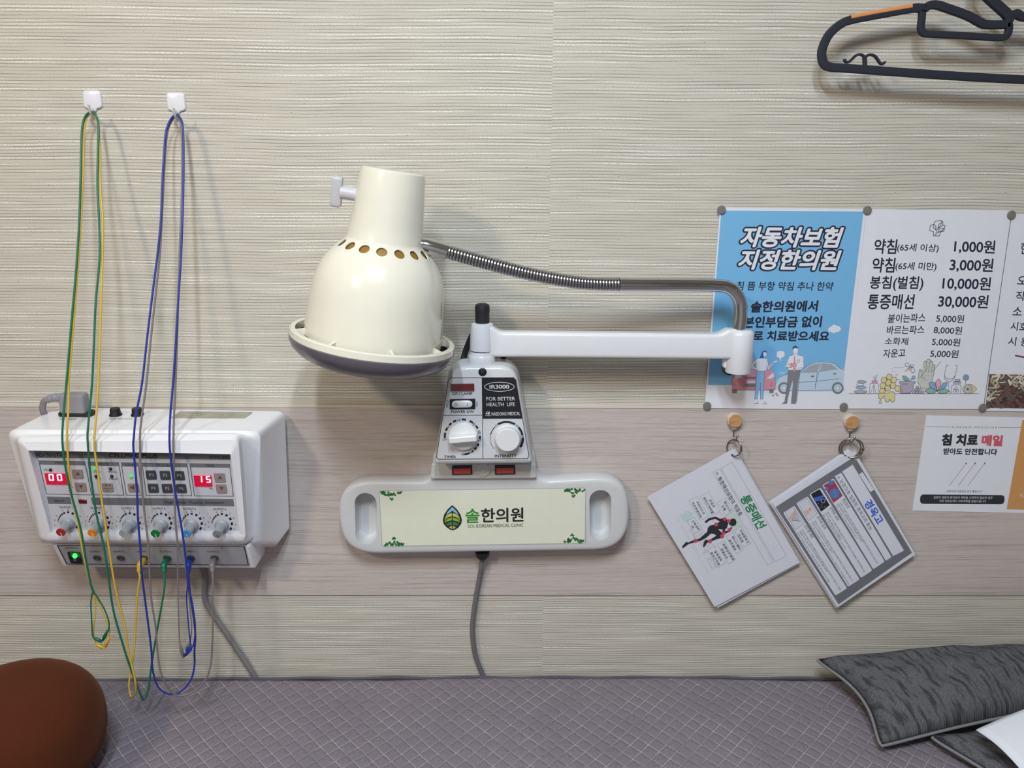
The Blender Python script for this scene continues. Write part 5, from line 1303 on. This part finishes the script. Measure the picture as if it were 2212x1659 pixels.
# ------------------------------------------------------------------ electrode leads
YEL = M('yellow_lead', (216, 178, 58), .4); GRNL = M('green_lead', (14, 108, 78), .4); BLU = M('blue_lead', (34, 52, 150), .4); GRYL = M('grey_lead', (126, 118, 118), .45)
YELP = M('yellow_plug', (214, 172, 40), .4); GRNP = M('green_plug', (12, 100, 76), .4); BLUP = M('blue_plug', (30, 52, 156), .4); GRYP = M('grey_plug', (120, 116, 118), .45)
METAL = M('pin_steel', (190, 190, 195), .25, metal=1)
JY = {2: (1035, 1280), 3: (1200, 1280), 4: (1369, 1280), 5: (1539, 1280)}
SOCK = Art(LO + LN * .0010, LU, LV, z1)
def hood_y(py):
    """how far from the wall a lead hangs at picture row py: from the hook out to the edge of the housing"""
    if py < 250: return -.0275
    if py < 945: return lerp(-.0275, -.1475, (py - 250) / 695)
    if py < 1180: return -.1490
    return lerp(-.1490, -.1440, min(1, (py - 1180) / 150))
def lead(name, label, sock, plugpts, loop, up_, over, down, splitA, splitB, pinA, pinB, mw, mp, dy=0.0, r=.0014):
    j = SOCK.W(SOCK.P(*JY[sock]))
    t = thing(name, label, 'cable', j, 'electrode leads')
    e = at(*plugpts[1], -.1010)
    k1 = j + LN * .010; k1 = lerp(k1, at(*plugpts[0], -.098), .6)
    path = spline([j, j + LN * .005, k1, lerp(k1, e, .45), e], 5)
    N = len(path) - 1
    mb = MB(); mb.tube(path, [.0046 if i < N * .72 else lerp(.0046, .0022, (i - N * .72) / (N * .28)) for i in range(N + 1)], mp, 14)
    mb.lathe(j, LN, [(.0052, 0), (.0052, .002), (.0048, .003)], mp, 18); mb.build('jack_plug', t, smooth=60)
    P = [e + (path[-2] - e).normalized() * .004, e]
    nl = len(loop)
    for i, (x, y) in enumerate(loop): P.append(at(x, y, lerp(-.1010, -.1440, min(1, (i + 1) / nl))))
    for x, y in up_: P.append(at(x, y, hood_y(y) + dy))
    for x, y in over: P.append(at(x, y, -.0275 + dy))
    for x, y in down: P.append(at(x, y, hood_y(y) + dy))
    mb = MB(); mb.tube(spline(P, 6), r, mw, 8); mb.build('wire', t, smooth=60)
    s0_ = P[-1]
    for sp, pin in ((splitA, pinA), (splitB, pinB)):
        Q = [s0_] + [at(x, y, -.1440 + dy) for x, y in sp]
        mb = MB(); mb.tube(spline(Q, 6), r * .72, mw, 8); br = mb.build('branch_wire', t, smooth=60)
        a_, b__ = at(*pin[0], -.1440 + dy), at(*pin[1], -.1440 + dy)
        d_ = (b__ - a_); l_ = d_.length
        mb = MB(); mb.lathe(a_, d_, [(.0008, 0), (.0017, .0008), (.0020, l_ * .3), (.0024, l_ * .45), (.0024, l_ * .8), (.0018, l_ * .84), (.0018, l_), (.0004, l_ * 1.01)], mp, 14); mb.build('tip_plug', t, smooth=50)
    return t
lead('electrode_lead', 'yellow electrode lead plugged into the third output socket and draped over the left hook', 2, ((302, 1217), (299.5, 1236)),
     [(302, 1247), (297, 1281), (293, 1353), (289, 1411), (281.5, 1454), (278.6, 1486), (284, 1505), (293, 1494), (291.6, 1468)],
     [(277, 1405), (271, 1359), (260, 1316), (248, 1264), (235, 1182), (226, 1121), (217, 1061), (211, 1016), (205.5, 980), (203.5, 950), (208, 895), (212.5, 820), (217, 700), (220, 600), (222, 522), (222, 475), (218.6, 428), (216, 381), (216, 334), (213.5, 290), (211, 262)],
     [(205, 248), (198, 244), (190, 249)],
     [(185, 260), (181.5, 290), (180, 358), (176, 452), (170.5, 546), (162, 660), (154, 760), (148.5, 826), (147.7, 880), (144.7, 940), (147.7, 1001), (153.7, 1061), (163, 1106), (172, 1150), (179, 1190), (193.5, 1255), (203, 1279)],
     [(206.5, 1318), (202, 1365), (208, 1392)], [(219, 1316), (236, 1357), (235, 1379)], ((208, 1391), (225, 1401)), ((236, 1376), (227, 1398)), YEL, YELP, dy=.0016)
lead('electrode_lead', 'dark green electrode lead plugged into the fourth output socket and draped over the left hook', 3, ((352, 1220), (354.5, 1238)),
     [(355, 1272), (341, 1353), (329, 1425), (320, 1490), (311, 1512), (301, 1493), (283, 1446)],
     [(266, 1394), (245, 1319), (235, 1252), (224.5, 1182), (208, 1109), (197, 1037), (193, 1001), (190, 962), (189, 940), (191, 915), (194, 880), (199, 826), (203, 740), (207, 650), (215, 560), (214, 475), (210.5, 405), (211.6, 323), (213, 275)],
     [(209, 253), (201, 242), (191, 244)],
     [(182, 256), (177, 280), (175, 334), (173.5, 405), (170, 499), (163, 600), (154, 700), (144, 820), (138.5, 880), (134.5, 940), (137, 977), (143, 1018), (154, 1068), (166, 1111), (176, 1150), (184, 1200), (195, 1258), (201, 1276)],
     [(224, 1313), (235.5, 1345), (233, 1365)], [(196.5, 1300), (198, 1340), (200, 1372), (205, 1381)], ((233, 1361), (222, 1383)), ((204, 1378), (221, 1387)), GRNL, GRNP, dy=-.0016)
lead('electrode_lead', 'blue electrode lead plugged into the fifth output socket and draped over the right hook', 4, ((405, 1218), (407, 1239)),
     [(411, 1285), (419, 1340), (422, 1375), (420, 1408), (420, 1438), (412, 1469), (390, 1494), (364, 1499), (342, 1484), (330, 1448)],
     [(327, 1405), (322, 1362), (314, 1301), (306, 1238), (303, 1182), (298, 1121), (296, 1061), (291, 1001), (288, 965), (289, 945), (294, 895), (307, 826), (319, 720), (330, 630), (340, 551), (347.5, 475), (350, 405), (355, 323), (358.5, 285)],
     [(367, 261), (379, 248), (389, 254)],
     [(395, 276), (396.5, 334), (395.5, 428), (391, 555), (385, 650), (379, 750), (374, 826), (368, 895), (366, 946), (368, 983), (374, 1031), (380, 1070), (389, 1121), (397, 1172), (403, 1223), (406, 1262)],
     [(403, 1291), (406, 1335), (410, 1380), (414, 1402)], [(415, 1300), (422, 1353), (418, 1395)], ((414, 1402), (398, 1417)), ((418, 1394), (403, 1407)), BLU, BLUP, dy=-.0016)
lead('electrode_lead', 'grey electrode lead plugged into the sixth output socket and draped over the right hook', 5, ((456.5, 1219), (459, 1237)),
     [(460.5, 1260), (459, 1296), (459, 1382), (453, 1446), (433, 1483), (404, 1500), (381, 1502), (364, 1486), (349, 1457)],
     [(341, 1417), (336, 1353), (326, 1287), (320.5, 1182), (313.5, 1121), (307, 1061), (303, 1001), (302, 956), (305, 910), (316.5, 826), (327, 720), (337, 630), (345.5, 546), (350.5, 452), (353, 405), (357, 330), (361, 290)],
     [(368, 266), (379, 251), (387, 256)],
     [(392, 278), (393.5, 334), (392.5, 428), (387.5, 555), (384, 680), (379.5, 820), (376, 895), (374.5, 956), (375.5, 1001), (377, 1061), (378.5, 1121), (383, 1167)],
     [(384, 1212), (384, 1270), (385.5, 1324), (388, 1388)], [(391, 1200), (403, 1238), (410, 1310), (414, 1353), (411, 1385)], ((388, 1389), (396, 1420)), ((411, 1385), (402, 1403)), GRYL, GRYP, dy=.0016)

# ------------------------------------------------------------------ cushions
PILW = make_corduroy('charcoal_crushed_corduroy', (72, 73, 76), (122, 123, 126), (44, 45, 48), math.radians(22))
PIPE = M('grey_piping', (124, 125, 127), .9); STIT = M('dark_seam_thread', (40, 40, 44), .9); SUEDE = make_suede()
def cushion(name, label, corners, tb, tt, m, edge=.5, n=34, lift=None, group=None, pipe=True):
    """padded cushion from four seam corners (3D); bulges up by tt and down by tb"""
    c00, c10, c11, c01 = corners
    t = thing(name, label, 'cushion', (c00 + c10 + c11 + c01) / 4 - Vector((0, 0, tb)), group)
    def seam(u, v):
        p = lerp(lerp(c00, c10, u), lerp(c01, c11, u), v)
        c = (c00 + c10 + c11 + c01) / 4; d = Vector((c.x - p.x, c.y - p.y, 0))
        e = 4 * (u * (1 - u)) if v in (0, 1) else 4 * v * (1 - v)
        return p
    def pin(u, v):          # edges bow inwards between the corners
        p = lerp(lerp(c00, c10, u), lerp(c01, c11, u), v)
        pu = 4 * u * (1 - u); pv = 4 * v * (1 - v)
        cu = lerp(lerp(c00, c10, .5), lerp(c01, c11, .5), v); cv = lerp(lerp(c00, c10, u), lerp(c01, c11, u), .5)
        p = p + ((c00 + c10 + c11 + c01) / 4 - p) * .045 * (abs(2 * u - 1) * abs(2 * v - 1)) ** 7
        return p + (cu - p) * .10 * pv * abs(2 * u - 1) ** 2 + (cv - p) * .14 * pu * abs(2 * v - 1) ** 2
    vs, fs = [], []
    for s_, th in ((1, tt), (-1, tb)):
        for j in range(n + 1):
            for i in range(n + 1):
                u, v = i / n, j / n
                h_ = (max(0, 16 * u * (1 - u) * v * (1 - v))) ** .42
                w = .0018 * math.sin(23 * u + 9 * v) + .0015 * math.sin(31 * v - 12 * u) + .0025 * math.sin(9 * u + 14 * v + 1)
                p = pin(u, v) + Vector((0, 0, s_ * (th * h_) + (w * h_ if s_ > 0 else 0)))
                if lift: p += lift(u, v)
                vs.append(p)
    K = (n + 1) ** 2
    for b_ in (0, K):
        for j in range(n):
            for i in range(n): fs.append((b_ + j * (n + 1) + i, b_ + j * (n + 1) + i + 1, b_ + (j + 1) * (n + 1) + i + 1, b_ + (j + 1) * (n + 1) + i))
    mb = MB(); mb.add(vs, fs, m); ob = mb.build('cover', t, smooth=180)
    bm = bmesh.new(); bm.from_mesh(ob.data); bmesh.ops.remove_doubles(bm, verts=bm.verts, dist=1e-5); bmesh.ops.recalc_face_normals(bm, faces=bm.faces); bm.to_mesh(ob.data); bm.free()
    if pipe:
        lp = [(i / n, 0) for i in range(n)] + [(1, i / n) for i in range(n)] + [(1 - i / n, 1) for i in range(n)] + [(0, 1 - i / n) for i in range(n)]
        c = (c00 + c10 + c11 + c01) / 4
        P, Q = [], []
        for u, v in lp:
            p = pin(u, v) + (lift(u, v) if lift else Vector())
            d_ = Vector((p.x - c.x, p.y - c.y, 0)).normalized(); P.append(p + d_ * .0015); Q.append(p + Vector((0, 0, .0024)) - d_ * .0006)
        P.append(P[0]); Q.append(Q[0])
        mb = MB(); mb.tube(Q, .0009, STIT, 6, caps=False); mb.build('seam_stitch', t, smooth=60)
        mb = MB(); mb.tube(P, .0024, PIPE, 8, caps=False); mb.build('piping', t, smooth=60)
    return t
bz = BEDZ
pa = at(1754, 1424, -.030); pb = at_z(1896, 1617, bz + .012)
ax_ = (Vector((pb.x - pa.x, pb.y - pa.y, 0))); perp = Vector((-ax_.y, ax_.x, 0)).normalized()
LENP = .42
pc_ = pb + perp * LENP; pd_ = pa + perp * LENP
pc_ = Vector((pb.x + .40, pb.y + .07, bz + .050)); pd_ = Vector((pa.x + .42, -.022, bz + .055))
pa = Vector((pa.x, pa.y, pa.z)); 
cushion('cushion', 'large charcoal crushed-fabric cushion lying against the wall on the bed', (pa, pb, pc_, pd_), .012, .040, PILW, lift=lambda u, v: Vector((0, 0, .004 * 4 * u * (1 - u))), group='charcoal cushions')
qa = at_z(1998, 1590, bz + .014); qb = Vector((qa.x + .085, qa.y - .235, bz + .014)); qc = Vector((qb.x + .36, qb.y + .10, bz + .02)); qd = Vector((qa.x + .36, qa.y + .04, bz + .02))
cushion('cushion', 'smaller charcoal cushion in the bottom right corner, under the white cloth', (qa, qb, qc, qd), .012, .028, PILW, group='charcoal cushions')
# white cloth over the second cushion
CLOTH = M('white_cloth', (226, 228, 236), .75, bump=.15, scale=900)
e0, e1 = at_z(2108, 1576, bz + .062), at_z(2200, 1665, bz + .055)
vs, fs = [], []; nn = 22
dr = Vector((.30, .075, .036))
for j in range(nn + 1):
    for i in range(nn + 1):
        u, v = i / nn, j / nn
        p = lerp(e0, e1, v * 1.9) + dr * u + Vector((0, 0, .006 * math.sin(5 * u + 2 * v) + .020 * u * (1 - u) + .004 * math.sin(6 * v)))
        vs.append(p)
for j in range(nn):
    for i in range(nn): fs.append((j * (nn + 1) + i, j * (nn + 1) + i + 1, (j + 1) * (nn + 1) + i + 1, (j + 1) * (nn + 1) + i))
mb = MB(); mb.add(vs, fs, CLOTH); cl = mb.build('cloth', smooth=80); md = cl.modifiers.new('thickness', 'SOLIDIFY'); md.thickness = .0015; md.offset = -1
tag(cl, 'white cloth draped over the smaller charcoal cushion, bottom right corner', 'cloth')
# brown cushion at the left
cB = at_z(52, 1690, bz) 
top_z = at(70, 1481, cB.y).z
rx, ry_, hz_ = .110, .112, top_z - bz
vs = []; nu, nv = 56, 26
mb = MB(); rings = []
for j in range(nv + 1):
    a = math.pi * j / nv; zc_ = math.cos(a); rr_ = max(.002, math.sin(a)) ** .72
    z_ = bz + .002 + hz_ * .5 + hz_ * .5 * (abs(zc_) ** .85) * (1 if zc_ > 0 else -1)
    rings.append([Vector((cB.x + rx * rr_ * math.cos(t) * (1 + .012 * math.sin(3 * t + j * .3)), cB.y + ry_ * rr_ * math.sin(t), z_)) for t in [2 * math.pi * i / nu for i in range(nu)]])
mb.loft(rings, SUEDE)
tag(mb.build('bolster', smooth=80), 'rust-brown rounded suede cushion on the bed, bottom left corner', 'cushion')
